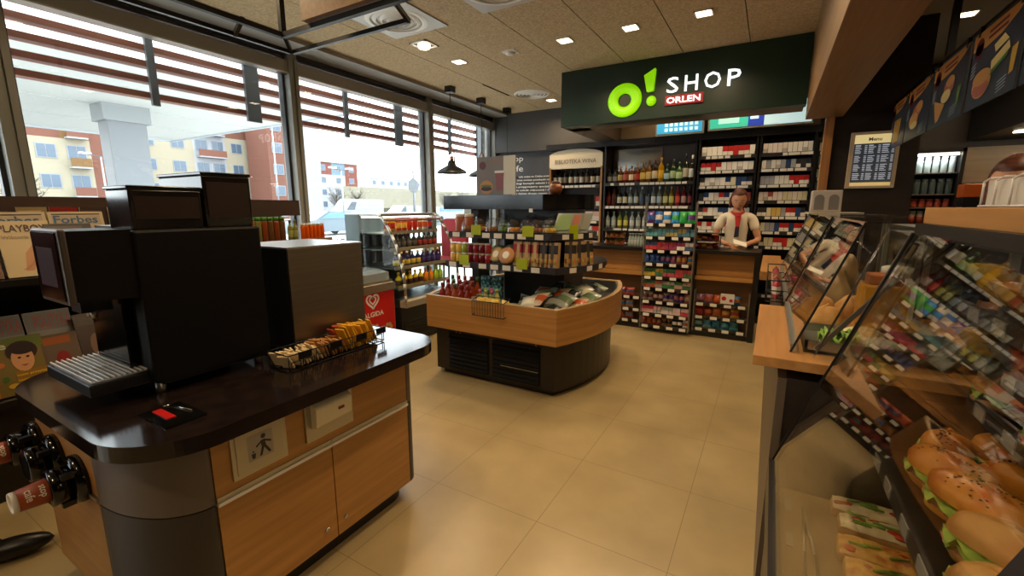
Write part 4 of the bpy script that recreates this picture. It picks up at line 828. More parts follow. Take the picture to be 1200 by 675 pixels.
# ================================================================== goods on the island
def goods(key, name, lab, cat, x, y, z, group, rot=None, scale=(1, 1, 1)): return put(key, name, (x, y, z + .0005), lab, cat, group, rot=rot, scale=scale)
Z1, Z2 = 1.28, 1.02
for i in range(2): goods(jar_mesh('#a8604a', '#d8d0c8', .045, .14), 'jar', 'white lidded snack jar, %s at the left end of the upper shelf' % ORD[i], 'jar', -2.46 + i * .1, 3.3, Z1, 'jars on the upper shelf', scale=(1, 1, 1.15))
def dome(c1, c2):
    b = B(); b.lathe([(.05, 0), (.06, .01), (.058, .012)], (0, 0, 0), cm(c1), 16)
    for k in range(7): a = k * .9; b.ball((.03 * math.cos(a), .03 * math.sin(a), .022), .018, cm(c2, .6), 8, 6)
    b.lathe([(.06, .012), (.058, .05), (.04, .085), (.01, .095)], (0, 0, 0), glassy('clear_plastic', (.93, .93, .93, 1), .05, 1.6), 16, caps=False); return b
def wedge_box(c1, c2):
    b = B(); pl_ = glassy('clear_plastic', (.93, .93, .93, 1), .05, 1.6)
    b.prism([(-.05, .002), (.05, .002), (-.05, .11)], 'y', -.03, -.026, pl_); b.prism([(-.045, .005), (.042, .005), (-.045, .1)], 'y', -.024, -.008, cm(c1, .8)); b.prism([(-.045, .005), (.046, .005), (-.045, .104)], 'y', -.008, .004, cm(c2, .6)); b.prism([(-.045, .005), (.042, .005), (-.045, .1)], 'y', .004, .02, cm(c1, .8)); return b
pd = {k: proto('dome' + k, lambda c=c: dome(*c)) for k, c in {'brown': ('#2a2420', '#8a5a2a'), 'green': ('#2a2c24', '#6a8a3a'), 'orange': ('#2a2420', '#c98a3a'), 'yellow': ('#2a2420', '#c9a23a')}.items()}
for i, (x, k, n) in enumerate(((-2.36, 'brown', 'brown'), (-2.235, 'orange', 'orange'), (-2.1, 'brown', 'brown'), (-1.99, 'green', 'green'), (-1.88, 'orange', 'orange'), (-1.77, 'brown', 'brown'), (-1.66, 'brown', 'brown'), (-1.56, 'yellow', 'yellow'))): goods(pd[k], 'salad_bowl', 'clear domed bowl with %s filling, %s from the left on the upper shelf' % (n, ORD[i]), 'salad bowl', x, 3.29 + .02 * (i % 2), Z1, 'domed bowls on the upper island shelf', scale=(1.15, 1.15, 1.35))
for i, x in enumerate((-2.3, -2.08, -1.78, -1.6)): goods(pd[('brown', 'green')[i % 2]], 'salad_bowl', 'domed bowl in the rear row of the upper shelf, %s from the left' % ORD[i], 'salad bowl', x, 3.42, Z1, 'domed bowls in the rear of the upper shelf', scale=(1.2, 1.2, 1.75))
for i in range(3):
    b = B(); a = Vector((.06, .03, 0)); up = Vector((.02, .07, .16)); b.obox(Vector((-1.47 + i * .05, 3.38 + i * .08, Z1 + .09)), a, up / 2, a.cross(up).normalized() * .006, mat('tray_film', '#8f9a98', .15)); b.obox(Vector((-1.47 + i * .05, 3.375 + i * .08, Z1 + .095)), a * .8, up * .38, a.cross(up).normalized() * .009, cm(('#7a9a5a', '#b5623a', '#8a8a7a')[i])); b.thing('film_tray', 'film wrapped tray leaning at the right end of the upper shelf, %s from front' % ORD[i], 'food tray', 'leaning trays on the upper shelf')
jc = ['#c9a24a', '#cfae4a', '#8a9a3a', '#6a1a24', '#7a2028', '#5a1418', '#8a2a30']
for i in range(7):
    for j in range(2): goods(jar_mesh(jc[i], '#d8d4ce' if i < 3 else '#a8a098', .03, .085), 'drink_cup', '%s jar in the %s layer, %s from the left on the lower shelf' % (colname(jc[i]), ('bottom', 'top')[j], ORD[i]), 'jar', -2.465 + i * .062, 3.2, Z2 + j * .086, 'stacked jars on the lower island shelf')
for i, (x, y, s_) in enumerate(((-2.02, 3.23, 1), (-1.9, 3.2, 1.1), (-2.05, 3.3, 1.2), (-1.95, 3.34, 1.3))):
    b = B(); b.lathe([(.07, 0), (.075, .01), (.075, .02)], (0, 0, 0), glassy('clear_plastic', (.93, .93, .93, 1), .05, 1.6), 16); b.lathe([(.068, .003), (.066, .022), (.02, .026)], (0, 0, 0), cm(('#c9b07a', '#c08a5a', '#8aa06a', '#b5b5a0')[i], .7), 16); b.disc((0, 0, .03), (.03, 0, 0), (0, .03, 0), white); me = b.mesh('tub')
    put(me, 'salad_tub', (x, y, Z2 + .075), 'round lidded salad tub tilted forward, %s in the middle of the lower shelf' % ORD[i], 'salad tub', 'round salad tubs on the lower shelf', rot=(1.1, 0, 0), scale=(s_, s_, 1))
def sandw(c1, c2, c3):
    def f():
        b = B(); b.box(-.045, .045, -.02, .02, .0, .13, cm(c1, .4)); b.box(-.046, .046, -.0215, -.0195, .07, .115, cm(c2, .4)); b.box(-.012, .012, -.022, -.0195, .0, .13, cm(c3, .5))
        for k in range(6): b.ball((-.035 + k * .014, -.02, .03), (.008, .004, .016), cm(('#8a4a2a', '#9aa04a', '#c2763a')[k % 3]), 6, 5)
        return b
    return proto('sandw' + c1 + c2, f)
for i in range(8):
    x = -1.80 + i * .078; y = 3.22
    if x > -1.42: t_ = (x + 1.42) / .2; x = -1.42 + .12 * (i - 4) / 3.5; y = 3.24 + .1 * (i - 4)
    k = sandw('#a8895a', '#8f1a1a' if i < 3 else '#1f1d1c', '#b59c6c' if i < 2 else '#3a3430'); put(k, 'sandwich_pack', (x, y, Z2 + .0005), '%s sandwich pack, %s from the left of those standing on the lower shelf' % ('red labelled' if i < 3 else 'black labelled', ORD[i]), 'sandwich pack', 'sandwich packs on the lower island shelf', rot=(-.12, 0, 0 if i < 5 else .3 * (i - 4)), scale=(1.05, 1.3, 1.55))
TZ_ = .62
bc = [('#7a2212', '#6a1a14', '#7a1c14'), ('#8a3414', '#c9b0a0', '#7a2014'), ('#96441a', '#b0a08a', '#3a5a30'), ('#7a2212', '#b8aa9a', '#7a1a14')]
n = 0
for j in range(3):
    for i in range(5):
        c = bc[(i + j) % 4]; n += 1
        put(bottle_mesh(c[0], c[1], c[2], .03, .2), 'juice_bottle', (-2.46 + i * .068, 3.02 + j * .075, TZ_ + .0005), 'orange-red juice bottle, %s from the left in the %s row of the chilled tray' % (ORD[i], ('front', 'middle', 'back')[j]), 'bottle', 'red juice bottles in the chilled tray', scale=(1.05, 1.05, 1.15 + .12 * j))
for i in range(6): c = [('#b0b070', '#a8b88a', '#b04a6a'), ('#c9c07a', '#d0c890', '#8aa04a')][i % 2]; put(bottle_mesh(c[0], c[1], c[2], .026, .19), 'juice_bottle', (-2.1 + (i % 3) * .06, 3.08 + (i // 3) * .08, TZ_ + .0005), 'pale yellow juice bottle, %s of those right of the red ones' % ORD[i], 'bottle', 'yellow juice bottles in the chilled tray')
t = thing('wire_basket', 'black wire basket of banana bags hooked on the oak rim', 'basket', (-1.89, 2.95, .66))
b = B()
for z in (.64, .76): b.tube([(-2.04, 2.87, z), (-1.74, 2.87, z), (-1.74, 2.975, z + .02), (-2.04, 2.975, z + .02), (-2.04, 2.87, z)], .004, blackm, 5)
for i in range(13): x = -2.04 + i * .025; b.tube([(x, 2.87, .76), (x, 2.87, .64)], .0025, blackm, 4)
b.part('wire_frame', t)
for i in range(4): put(bag_mesh('#c9a32a', '#b9b4a0', .09, .12, .05), 'snack_bag', (-2.0 + i * .075, 2.925, .655), 'yellow snack bag, %s from the left in the rim basket' % ORD[i], 'bag', 'yellow bags in the rim basket', rot=(-.15, uni(-.2, .2), uni(-.3, .3)))
fc = [('#8a8f86', '#5a6a4a'), ('#6f7a6a', '#2a2c2a'), ('#a8a69a', '#c9c4b0'), ('#4a4f48', '#8a8a80'), ('#b59a7a', '#a8502a')]
n = 0
for j in range(3):
    for i in range(8):
        x = -1.68 + i * .055 + j * .01; y = 2.98 + i * .035 + j * .14
        if x > -1.22: continue
        c = fc[(i * 2 + j) % 5]; n += 1
        put(bag_mesh(c[0], c[1], .15, .16, .05), 'film_pack', (x, y, TZ_ + .05 + .03 * (i % 3) + .03 * j), 'crumpled film pack in the tray right of the core, %s of the %s row' % (ORD[i], ('front', 'middle', 'back')[j]), 'food pack', 'film packs in the chilled tray', rot=(-1.1 + uni(-.2, .2), uni(-.3, .3), uni(-.6, .6)))
for i in range(4): put(bag_mesh(*[('#c9b98a', '#8a6a4a'), ('#cfc4a8', '#a06a4a')][i % 2], .1, .1, .03), 'roll_pack', (-1.66 + i * .1, 2.99, TZ_ + .02), 'pale film pack lying at the front rim, %s from the left' % ORD[i], 'food pack', 'pale packs along the front rim', rot=(-1.3, 0, .1 * i))
for i in range(2): B().box(-2.28 + i * .12, -2.18 + i * .12, 3.36, 3.4, TZ_, .88, noise_col(mat('teal_pack', '#4a9a94', .4), '#1f5a5c', '#9fd0c8', (1, 1, 1), 40, 2, .45, .55)).thing('teal_pack', 'teal patterned pack behind the juice bottles, %s one' % ('left', 'right')[i], 'pack')
# ---- goods in the open fridge
FG = [(1.22, -3.66, [('#c9a22a', '#b5301c'), ('#c2401c', '#d8b04a'), ('#c2401c', '#b5301c'), ('#c9c0b0', '#b5502a'), ('#2a3f6a', '#b5301c')], 'bag'), (1.04, -3.6, [('#2a2c30', '#4a4640'), ('#2a2c30', '#8a2a24')], 'can'), (.84, -3.55, [('#23234e', '#c9b040'), ('#2a1f4a', '#3a2f6a')], 'bottle'), (.62, -3.52, [('#c9b02a', '#3a1f2a'), ('#2a1f3a', '#6a2a3a')], 'bottle')]
for r, (z, x, pal_, kd) in enumerate(FG):
    n_ = 9
    for i in range(n_):
        y = 3.56 + i * .09; c = pal_[i * len(pal_) // n_]
        nm = ['top', 'second', 'third', 'bottom'][r]
        if kd == 'bag': put(bag_mesh(c[0], c[1], .1, .12, .05), 'snack_bag', (x, y, z + .001), '%s snack bag, %s from the left on the top shelf of the open fridge' % (colname(c[0]), ORD[i]), 'bag', 'bags on the top fridge shelf', rotz=math.pi / 2 + .1, scale=(.9, 1, 1.3))
        else:
            if r == 3 and i >= 5: c = [('#d27a1a', '#c9852a'), ('#8ab02a', '#9ab83a')][i >= 7]
            put(bottle_mesh(c[0], c[1], c[0] if r != 2 else '#c9b890', .033, .17), 'drink_bottle', (x, y, z + .0005), '%s drink bottle, %s from the left on the %s shelf of the open fridge' % (colname(c[0]), ORD[i], nm), 'bottle', 'bottles on the %s fridge shelf' % nm)
# ================================================================== serving counter run on the right
rc = thing('serving_counter', 'long serving counter on the right with oak top', 'counter', (.45, 3.4, 0))
B().box(.095, .75, 1.7, 5.0, 0, .93, brownblk).part('body', rc); B().box(.068, .095, 1.69, 5.3, 0, .93, wood('grey_oak_edge', '#4f4335', '#5f5140', 'z')).part('front_cladding', rc)
B().box(-.012, .75, 1.68, 2.62, .965, 1.0, oak_y).part('oak_top', rc, .002); B().box(-.04, .12, 4.0, 5.4, .93, 1.0, oak_y).part('oak_top', rc, .002); B().box(.1, .75, 2.62, 5.0, .93, .945, blackm).part('lower_top', rc)
B().box(.12, .34, 4.0, 5.0, .945, 1.0, oak_y).part('oak_block', rc)
def guard(y0, y1, lab, cards=None):
    t = thing('glass_guard', lab, 'glass guard', (.2, (y0 + y1) / 2, 1.0))
    b = B(); dx, dz = .16, .452; nrm = Vector((dz, 0, -dx)).normalized() * .003
    for o in (Vector((0, 0, 0)), nrm): b.quad(Vector((.10, y0, 1.0)) + o, (0, y1 - y0, 0), (dx, 0, dz), glass)
    p_ = b.part('slanted_pane', t)
    e = B(); e.bar((.10, y0, 1.0), (.26, y0, 1.452), .007, black); e.part('dark_edge', p_); e = B(); e.bar((.10, y1, 1.0), (.26, y1, 1.452), .005, chrome); e.part('edge', p_); B().bar((.26, y0, 1.452), (.26, y1, 1.452), .006, chrome).part('edge', p_)
    B().box(.26, .62, y0, y1, 1.45, 1.456, glass).part('top_pane', t); B().box(.098, .118, y0, y1, 1.0005, 1.03, alu).part('base_rail', t)
    b = B(); b.add([(.10, y0 + .004, 1.0005), (.62, y0 + .004, 1.0005), (.62, y0 + .004, 1.45), (.26, y0 + .004, 1.45)], [(0, 1, 2, 3)], glass); b.part('side_pane', t)
    B().box(.6, .62, y1 - .03, y1 - .01, 1.0005, 1.45, alu).part('post', t); B().box(.6, .62, y0 + .01, y0 + .03, 1.0005, 1.45, alu).part('post', t)
    return t
guard(1.78, 2.6, 'slanted glass guard on the near end of the oak counter'); guard(2.7, 3.45, 'slanted glass guard in the middle of the serving counter'); guard(3.52, 4.3, 'slanted glass guard furthest along the serving counter')
def price_cards(y0, y1, n, lo, hi, lab):
    t = thing('price_cards', lab, 'price card', (.2, (y0 + y1) / 2, lo)); B()
    b = B(); 
    def P(y, z, o=.0): return Vector((.10 + (z - 1.0) * .354 + .006 + o, y, z - o * .35))
    b.add([P(y0, lo), P(y1, lo), P(y1, hi), P(y0, hi)], [(0, 1, 2, 3)], black); hold = b.part('holder', t)
    k = 2
    for i in range(n):
        for j in range(k):
            ya = y0 + (y1 - y0) * (i + .08) / n; yb = y0 + (y1 - y0) * (i + .9) / n; za = lo + (hi - lo) * (j + .12) / k; zb = lo + (hi - lo) * (j + .88) / k
            q = B(); q.add([P(ya, za, -.002), P(yb, za, -.002), P(yb, zb, -.002), P(ya, zb, -.002)], [(0, 1, 2, 3)], cream); q.add([P(ya, za, .003), P(yb, za, .003), P(yb, zb, .003), P(ya, zb, .003)], [(3, 2, 1, 0)], cream)
            for r in range(3): zz = za + (zb - za) * (.3 + .2 * r); q.add([P(ya + .02, zz, -.003), P(yb - .03, zz, -.003), P(yb - .03, zz + .006, -.003), P(ya + .02, zz + .006, -.003)], [(0, 1, 2, 3)], mat('print_grey', '#57504a'))
            q.part('card', t)
price_cards(1.86, 2.4, 4, 1.32, 1.44, 'cream price cards at the top of the nearest glass guard'); price_cards(3.6, 4.25, 4, 1.04, 1.42, 'cream price cards filling the furthest glass guard'); price_cards(2.8, 3.4, 4, 1.2, 1.43, 'cream price cards on the middle glass guard')
# extra steep pane with chrome edge and diagonal strut
t = thing('inner_glass_pane', 'inner slanted glass pane with bright edge and grey strut', 'glass pane', (.3, 1.74, 1.0))
b = B(); b.add([(.165, 1.735, 1.0005), (.6, 1.735, 1.0005), (.6, 1.735, 1.44), (.312, 1.735, 1.44)], [(0, 1, 2, 3)], glass); b.part('pane', t)
B().bar((.165, 1.735, 1.005), (.312, 1.735, 1.44), .006, chrome).part('edge', t); B().bar((.17, 1.75, 1.03), (.36, 1.75, 1.30), .014, mat('strut_grey', '#6f685f', .35, .5)).part('strut', t)
# food on the counter
crust = noise_col(mat('crust_golden', '#c07a2c', .3), '#a85c16', '#e0a040', (1, 1, 1), 11, 5, .3, .7, .15); crust2 = noise_col(mat('crust_plain', '#b8823f', .55), '#a06a2c', '#c69a55', (1, 1, 1), 10, 5, .3, .7, .15)
crumb = noise_col(mat('bread_crumb', '#dcc394', .8), '#cfb07c', '#e6d2a8', (1, 1, 1), 30, 4, .3, .7, .3); seedm = cm('#2a1c10', .5)
lett = noise_col(mat('lettuce', '#6f9a34', .45), '#4f7a22', '#9dc257', (1, 1, 1), 25, 3); ham = noise_col(mat('ham', '#b8705a', .4), '#a45c48', '#cf9080', (1, 1, 1), 18, 3); tom = mat('tomato', '#b0301a', .25); cheese = mat('cheese_slice', '#d9a83c', .4)
def ruffle(b, c, a, w_, m, amp=.012, n=28, inner=.5):
    a = Vector(a); L = a.length; u = a / L; v = Vector((-u.y, u.x, 0)); vs = []; c = Vector(c)
    for ring_ in range(3):
        f = inner + (1 - inner) * ring_ / 2
        for i in range(n):
            t_ = 2 * math.pi * i / n; z = amp * ring_ / 2 * math.sin(t_ * 7 + ring_ + i * .7); vs.append(c + u * (L * f * math.cos(t_)) + v * (w_ * f * math.sin(t_)) + Vector((0, 0, z)))
    return b.add(vs, [(r * n + i, r * n + (i + 1) % n, (r + 1) * n + (i + 1) % n, (r + 1) * n + i) for r in range(2) for i in range(n)] + [tuple(range(n))], m, True)
def loafball(c, a, w_, h, m, b, flat=False, lumps=True):
    a = Vector(a); L = a.length; u = a / L; v = Vector((-u.y, u.x, 0)); c = Vector(c); vs = []; n, k = 20, 10; ph = uni(0, 6)
    for j in range(k + 1):
        th = math.pi / 2 * j / k
        for i in range(n):
            p = 2 * math.pi * i / n; g = 1 + (.05 * math.sin(3 * p + ph) + .05 * math.sin(5 * th + 2 * p + ph) if lumps else 0)
            cp_, sp_ = math.cos(p), math.sin(p); e = .75
            x = math.copysign(abs(cp_) ** e, cp_) * math.cos(th); y = math.copysign(abs(sp_) ** .9, sp_) * math.cos(th); z = math.sin(th) ** .8 if th > 0 else 0
            vs.append(c + u * (L * x * g) + v * (w_ * y * g) + Vector((0, 0, (-h if flat else h) * z * g)))
    fs = [(j * n + i, j * n + (i + 1) % n, (j + 1) * n + (i + 1) % n, (j + 1) * n + i) for j in range(k) for i in range(n)]
    b.add(vs, fs, m, True); b.add([vs[i] for i in range(n)], [tuple(range(n))], crumb); return u, v
def sandwich(c, a, w_, h, lab, seeds=False, m=None, fill=('ham', 'lettuce'), grp='sandwiches on the middle shelf of the near case', name='sandwich', tilt=None, cat='sandwich'):
    m = m or crust; c = Vector(c); t = thing(name, lab, cat, c, grp); a = Vector(a); z = c.z + .0005
    b = B(); loafball((c.x, c.y, z + h * .34), a, w_, h * .34, m, b, True); b.part('bottom_bun', t)
    z1 = z + h * .36
    for f in fill:
        b = B(); 
        if f == 'ham': 
            for q in range(3): ruffle(b, (c.x, c.y, z1 + q * .004), a * (1.04 + .03 * q), w_ * (1.1 + .05 * q), ham, .006)
            z1 += .01
        elif f == 'lettuce': 
            for q in range(2): ruffle(b, (c.x, c.y, z1 + .004 * q), a * 1.06, w_ * (1.18 + .1 * q), lett, .014)
            z1 += .01
        elif f == 'tomato':
            for q in (-.5, 0, .5): b.lathe([(w_ * .8, 0), (w_ * .8, .005)], (c.x + a.x * q, c.y + a.y * q, z1), tom, 14)
            z1 += .006
        elif f == 'cheese': 
            ruffle(b, (c.x, c.y, z1), a * 1.05, w_ * 1.2, cheese, .004); z1 += .005
        b.part(f, t)
    b = B(); u, v = loafball((c.x, c.y, z1), a, w_, h * .6, m, b); tb = b.part('top_bun', t)
    if seeds:
        b = B()
        for i in range(90):
            x, y = uni(-.85, .85), uni(-.8, .8); rr_ = x * x + y * y
            if rr_ > .8: continue
            zz = z1 + h * .6 * (1 - rr_) ** .42 * 1.0 + .001; p = Vector((c.x, c.y, 0)) + u * (a.length * x) + v * (w_ * y); p.z = zz; b.ball(p, (.0032, .0024, .0014), seedm, 6, 4)
        b.part('sesame_seeds', tb)
    return t
t = thing('food_tray', 'steel tray of salad, dough and sauce behind the near glass guard', 'tray', (.28, 1.95, 1.0)); b = B(); b.box(.14, .58, 1.8, 2.1, 1.0005, 1.012, steel)
for q in ((.14, .15, 1.8, 2.1), (.57, .58, 1.8, 2.1), (.14, .58, 1.8, 1.81), (.14, .58, 2.09, 2.1)): b.box(q[0], q[1], q[2], q[3], 1.0005, 1.045, steel)
b.part('tray_body', t); b = B(); ruffle(b, (.24, 1.88, 1.05), (.06, 0, 0), .05, lett, .02); ruffle(b, (.25, 1.9, 1.06), (.05, .02, 0), .04, lett, .02); b.ball((.24, 1.89, 1.03), (.05, .045, .02), lett); b.part('lettuce', t)
b = B(); b.ball((.36, 1.9, 1.03), (.06, .05, .028), mat('mozzarella', '#d8cdb8', .5)); b.ball((.33, 2.02, 1.03), (.07, .05, .035), crumb); b.part('dough', t); b = B(); b.lathe([(.04, 0), (.045, .01), (.03, .015)], (.42, 2.02, 1.015), red, 18); b.part('red_lid', t)
t = thing('dispenser', 'yellow-orange sauce dispenser box behind the near glass guard', 'dispenser', (.42, 2.3, 1.0)); B().box(.35, .5, 2.25, 2.4, 1.0005, 1.19, mat('mustard_yellow', '#c98a14', .4)).part('box', t, .01); B().box(.37, .48, 2.27, 2.38, 1.19, 1.23, mat('mustard_lid', '#a35a2a', .4)).part('lid', t, .005)
t = thing('tub', 'white plastic tub with screw lid behind the sauce dispenser', 'tub', (.5, 2.52, 1.0)); B().lathe([(.07, 0), (.075, .02), (.075, .16), (.05, .2)], (.5, 2.52, 1.0005), white, 20).part('tub_body', t); B().lathe([(.055, 0), (.055, .04), (.04, .045)], (.5, 2.52, 1.2), mat('tub_lid', '#b8b0a6', .4), 20).part('lid', t)
for i, (x, y, L, w_, h) in enumerate(((.24, 2.25, .09, .06, .09), (.22, 2.45, .1, .06, .1), (.36, 2.55, .1, .06, .09))):
    b = B(); loafball((x, y, 1.0 + .001), (L * .5, L, 0), w_, h, crust2, b); b.thing('bread_roll', 'bread roll on the oak counter behind glass, %s from the near end' % ORD[i], 'bread', 'bread rolls behind the near glass guard')
for i, (x, y, L, w_, h) in enumerate(((.32, 3.0, .17, .1, .22), (.45, 3.75, .16, .1, .24), (.3, 3.3, .12, .08, .14))):
    b = B(); loafball((x, y, .9455), (.04, L, 0), w_, h, noise_col(mat('wrapped_loaf', '#a98a62', .3), '#96744c', '#bda27a', (1, 1, 1), 8, 4), b); b.thing('bread_loaf', 'large wrapped bread loaf on the lower counter, %s from the near end' % ORD[i], 'bread', 'bread loaves on the lower counter')
pk = [('#8a4a4a', '#c9a0a0'), ('#b0404a', '#cfc8bd'), ('#7a3a3a', '#b58a7a'), ('#a8603a', '#d8c8b0')]
for i in range(10): put(bag_mesh(*pk[i % 4], .12, .1, .07), 'wrapped_snack', (.17 + .08 * (i % 3), 2.72 + .19 * (i // 2), .947), 'pinkish wrapped snack on the lower counter, %s from the near end' % ORD[i], 'snack', 'wrapped snacks on the lower counter', rotz=uni(0, 3))
t = thing('wire_basket', 'black wire basket of snacks standing at the counter edge beyond the oak top', 'basket', (.07, 3.3, .966)); b = B()
for z in (.969, 1.03, 1.09): b.tube([(.12, 2.9, z), (.012, 2.9, z), (.012, 3.75, z), (.12, 3.75, z), (.12, 2.9, z)], .004, blackm, 5)
for i in range(9): y = 2.9 + i * .106; b.tube([(.12, y, .969), (.012, y, .969), (.012, y, 1.09)], .003, blackm, 4)
b.part('wire_frame', t)
for i in range(6): put(bag_mesh(*pk[(i + 1) % 4], .1, .11, .05), 'snack_bag', (.062, 2.97 + i * .14, .973), 'snack bag in the black basket at the counter edge, %s from the near end' % ORD[i], 'bag', 'snack bags in the counter edge basket', rotz=1.57)
t = thing('countertop_cabinet', 'small glass cabinet with pale top on the far counter', 'cabinet', (.42, 4.6, 1.0)); cg = glassy('cabinet_glass', (.75, .75, .75, 1))
B().box(.28, .6, 4.4, 4.85, 1.0005, 1.02, blackm).part('base', t); B().box(.26, .62, 4.38, 4.87, 1.445, 1.46, mat('cabinet_top', '#b9b2a2', .4)).part('top', t)
for x0, x1, y0, y1 in ((.28, .285, 4.4, 4.85), (.595, .6, 4.4, 4.85), (.28, .6, 4.4, 4.405)): B().box(x0, x1, y0, y1, 1.02, 1.445, cg).part('pane', t)
for z in (1.15, 1.3): B().box(.29, .59, 4.42, 4.84, z, z + .006, alu).part('shelf', t)
t = thing('lid_dispenser', 'pale plastic box with two rounded windows on top of the cabinet', 'dispenser', (.38, 4.6, 1.46)); B().box(.28, .49, 4.55, 4.72, 1.4605, 1.64, mat('dispenser_pale', '#a9a198', .45)).part('box', t, .008)
for x in (.335, .435):
    b = B(); b.add([(x - .035, 4.549, 1.48), (x + .035, 4.549, 1.48), (x + .035, 4.549, 1.57)] + [(x + .035 * math.cos(a), 4.549, 1.57 + .035 * math.sin(a)) for a in [math.pi * i / 8 for i in range(1, 8)]] + [(x - .035, 4.549, 1.57)], [tuple(range(11))], mat('dispenser_window', '#6f6a66', .4)); b.part('window', t)
t = thing('hot_dog_roller', 'dark steel warming cabinet behind the glass guards', 'appliance', (.63, 3.3, .945)); B().box(.635, .745, 2.9, 3.7, .9455, 1.38, mat('appliance_dark', '#26211f', .3)).part('body', t, .01); B().box(.635, .745, 2.9, 3.7, 1.38, 1.4, mat('appliance_top', '#5a5753', .35, .6)).part('top_plate', t)
B().box(.625, .635, 3.0, 3.6, 1.0, 1.3, smoke).part('glass_door', t)
# ================================================================== near chilled case
nc = thing('sandwich_case', 'glass fronted sandwich case with oak top in the right foreground', 'display case', (.5, .6, 0))
N0, N1 = -.6, 1.62
B().box(.085, 1.0, N0, N1, .0, .06, mat('case_kick', '#1a1715', .4)).part('plinth', nc); B().box(.08, 1.0, N0, N1, .06, .55, mat('case_body', '#3a2c22', .4)).part('body', nc); B().box(.066, .082, N0, N1, .55, .665, black).part('front_lip', nc)
B().box(.082, 1.0, N0, N1, .55, .572, noise_col(mat('deck_beige', '#8b7350', .28), '#7b6444', '#957c58', (1, 1, 1), 3, 3)).part('deck', nc)
B().box(.95, 1.0, N0, N1, .572, 1.457, mat('case_back', '#2b1d13', .25)).part('rear_wall', nc)
hdw = B().box(.36, .56, N0, N1, 1.457, 1.5, oak_y).part('oak_top_edge', nc, .002); B().box(.56, 1.0, N0, N1, 1.457, 1.496, oak_y).part('oak_top', nc); B().box(.345, .5, N0, N1, 1.425, 1.457, black).part('header', nc)
dx, dz = .27, .77
g = B()
for o in (0, .006): g.quad((.075 + o, N0, .66), (0, N1 - N0, 0), (dx, 0, dz), glassy('case_glass', (.9, .9, .88, 1)))
g = g.part('front_glass', nc); B().bar((.075, N1, .66), (.345, N1, 1.43), .006, blackm).part('frame_edge', g); B().bar((.2, N1 + .006, 1.0), (.345, N1 + .006, 1.43), .011, mat('frame_grey2', '#5a544c', .35, .5)).part('frame_edge', g)
b = B(); b.add([(.069, .46, .645), (.069, .595, .645), (.341, .595, 1.43), (.341, .46, 1.43), (.084, .46, .645), (.084, .595, .645), (.356, .595, 1.43), (.356, .46, 1.43)], [(0, 3, 2, 1), (4, 5, 6, 7), (0, 1, 5, 4), (1, 2, 6, 5), (2, 3, 7, 6), (3, 0, 4, 7)], blackm); b.part('glass_joint', g)
g = B(); g.add([(.075, N1, .572), (.95, N1, .572), (.95, N1, 1.457), (.35, N1, 1.43), (.075, N1, .66)], [(0, 1, 2, 3, 4)], glass); g.part('end_glass', nc)
SH = [(.80, .325), (.985, .51), (1.12, .49), (1.24, .46)]
for z, x in SH:
    s_ = B().box(x, .95, N0, N1 - .03, z - .012, z, mat('case_shelf', '#221c18', .3)).part('shelf', nc); B().box(x - .008, x, N0, N1 - .03, z - .02, z + .022, mat('case_rail', '#3c3835', .3, .4)).part('price_rail', s_)
    for i in range(9):
        y = N1 - .12 - i * .145 - uni(0, .03); B().box(x - .011, x - .008, y - .03, y + .03, z - .014, z + .018, mat('case_tag', '#8f887c', .6)).part('price_tag', s_)
B().box(.38, .46, N0, N1 - .05, 1.418, 1.425, mat('added_case_tube', '#ffffff', .4, emit=(1, .8, .5, 1), estr=2)).part('lamp_tube', nc)  # glowing tube added under the header, no lamp is visible there
area_light('added_case_light', (.45, .5, 1.412), .06, CASE_W, (1, .78, .5), (.1, 0, -1), 2.1)  # added area light that brightens the sandwiches
# toasts on the deck
def toast(x, y, lab, top, rot=0.0, L=.1, W=.05):
    t = thing('toast', lab, 'toast', (x, y, .572), 'toasted baguette halves on the case deck'); c = Vector((x, y, .5725)); u = Vector((math.cos(rot), math.sin(rot), 0)); v = Vector((-u.y, u.x, 0))
    b = B(); b.obox(c + Vector((0, 0, .014)), u * L, v * W, Vector((0, 0, .014)), crust2); b.part('bread', t, .008)
    b = B(); n, k = 16, 8; vs = []
    for j in range(k + 1):
        for i in range(n + 1): s_, q = -1 + 2 * i / n, -1 + 2 * j / k; e = min(1 - abs(s_), 1 - abs(q)); vs.append(c + u * (s_ * L * .97) + v * (q * W * .95) + Vector((0, 0, .027 + min(.012, e * .08) + uni(0, .005))))
    b.add(vs, [(j * (n + 1) + i, j * (n + 1) + i + 1, (j + 1) * (n + 1) + i + 1, (j + 1) * (n + 1) + i) for j in range(k) for i in range(n)], top, True); b.part('melted_cheese', t)
    b = B()
    for i in range(5): p = c + u * uni(-.8, .8) * L + v * uni(-.6, .6) * W; b.ball(p + Vector((0, 0, .038)), (.02 if top is mel1 else .014, .012, .006), tom if (i % 2 or top is mel1) else ham, 10, 6)
    b.part('tomato', t); b = B()
    for i in range(8 if top is mel1 else 5): p = c + u * uni(-.7, .7) * L + v * uni(-.4, .4) * W; b.bar(p + Vector((-.02, uni(-.01, .01), .046)), p + Vector((.02, uni(-.01, .01), .046)), .005, lett)
    b.part('rocket_leaves', t)
mel1 = noise_col(mat('melted_white', '#d8c69a', .4), '#c9b07a', '#e6d9b8', (1, 1, 1), 25, 4, .3, .7, .3); mel2 = noise_col(mat('melted_golden', '#c98f3c', .4), '#a8601e', '#e0b45c', (1, 1, 1), 30, 5, .35, .62, .4)
toast(.35, 1.56, 'cheese and tomato toast furthest back on the deck', mel1, -.05, .11, .036); toast(.36, 1.475, 'cheese and tomato toast second from the back on the deck', mel1, -.05, .11, .038)
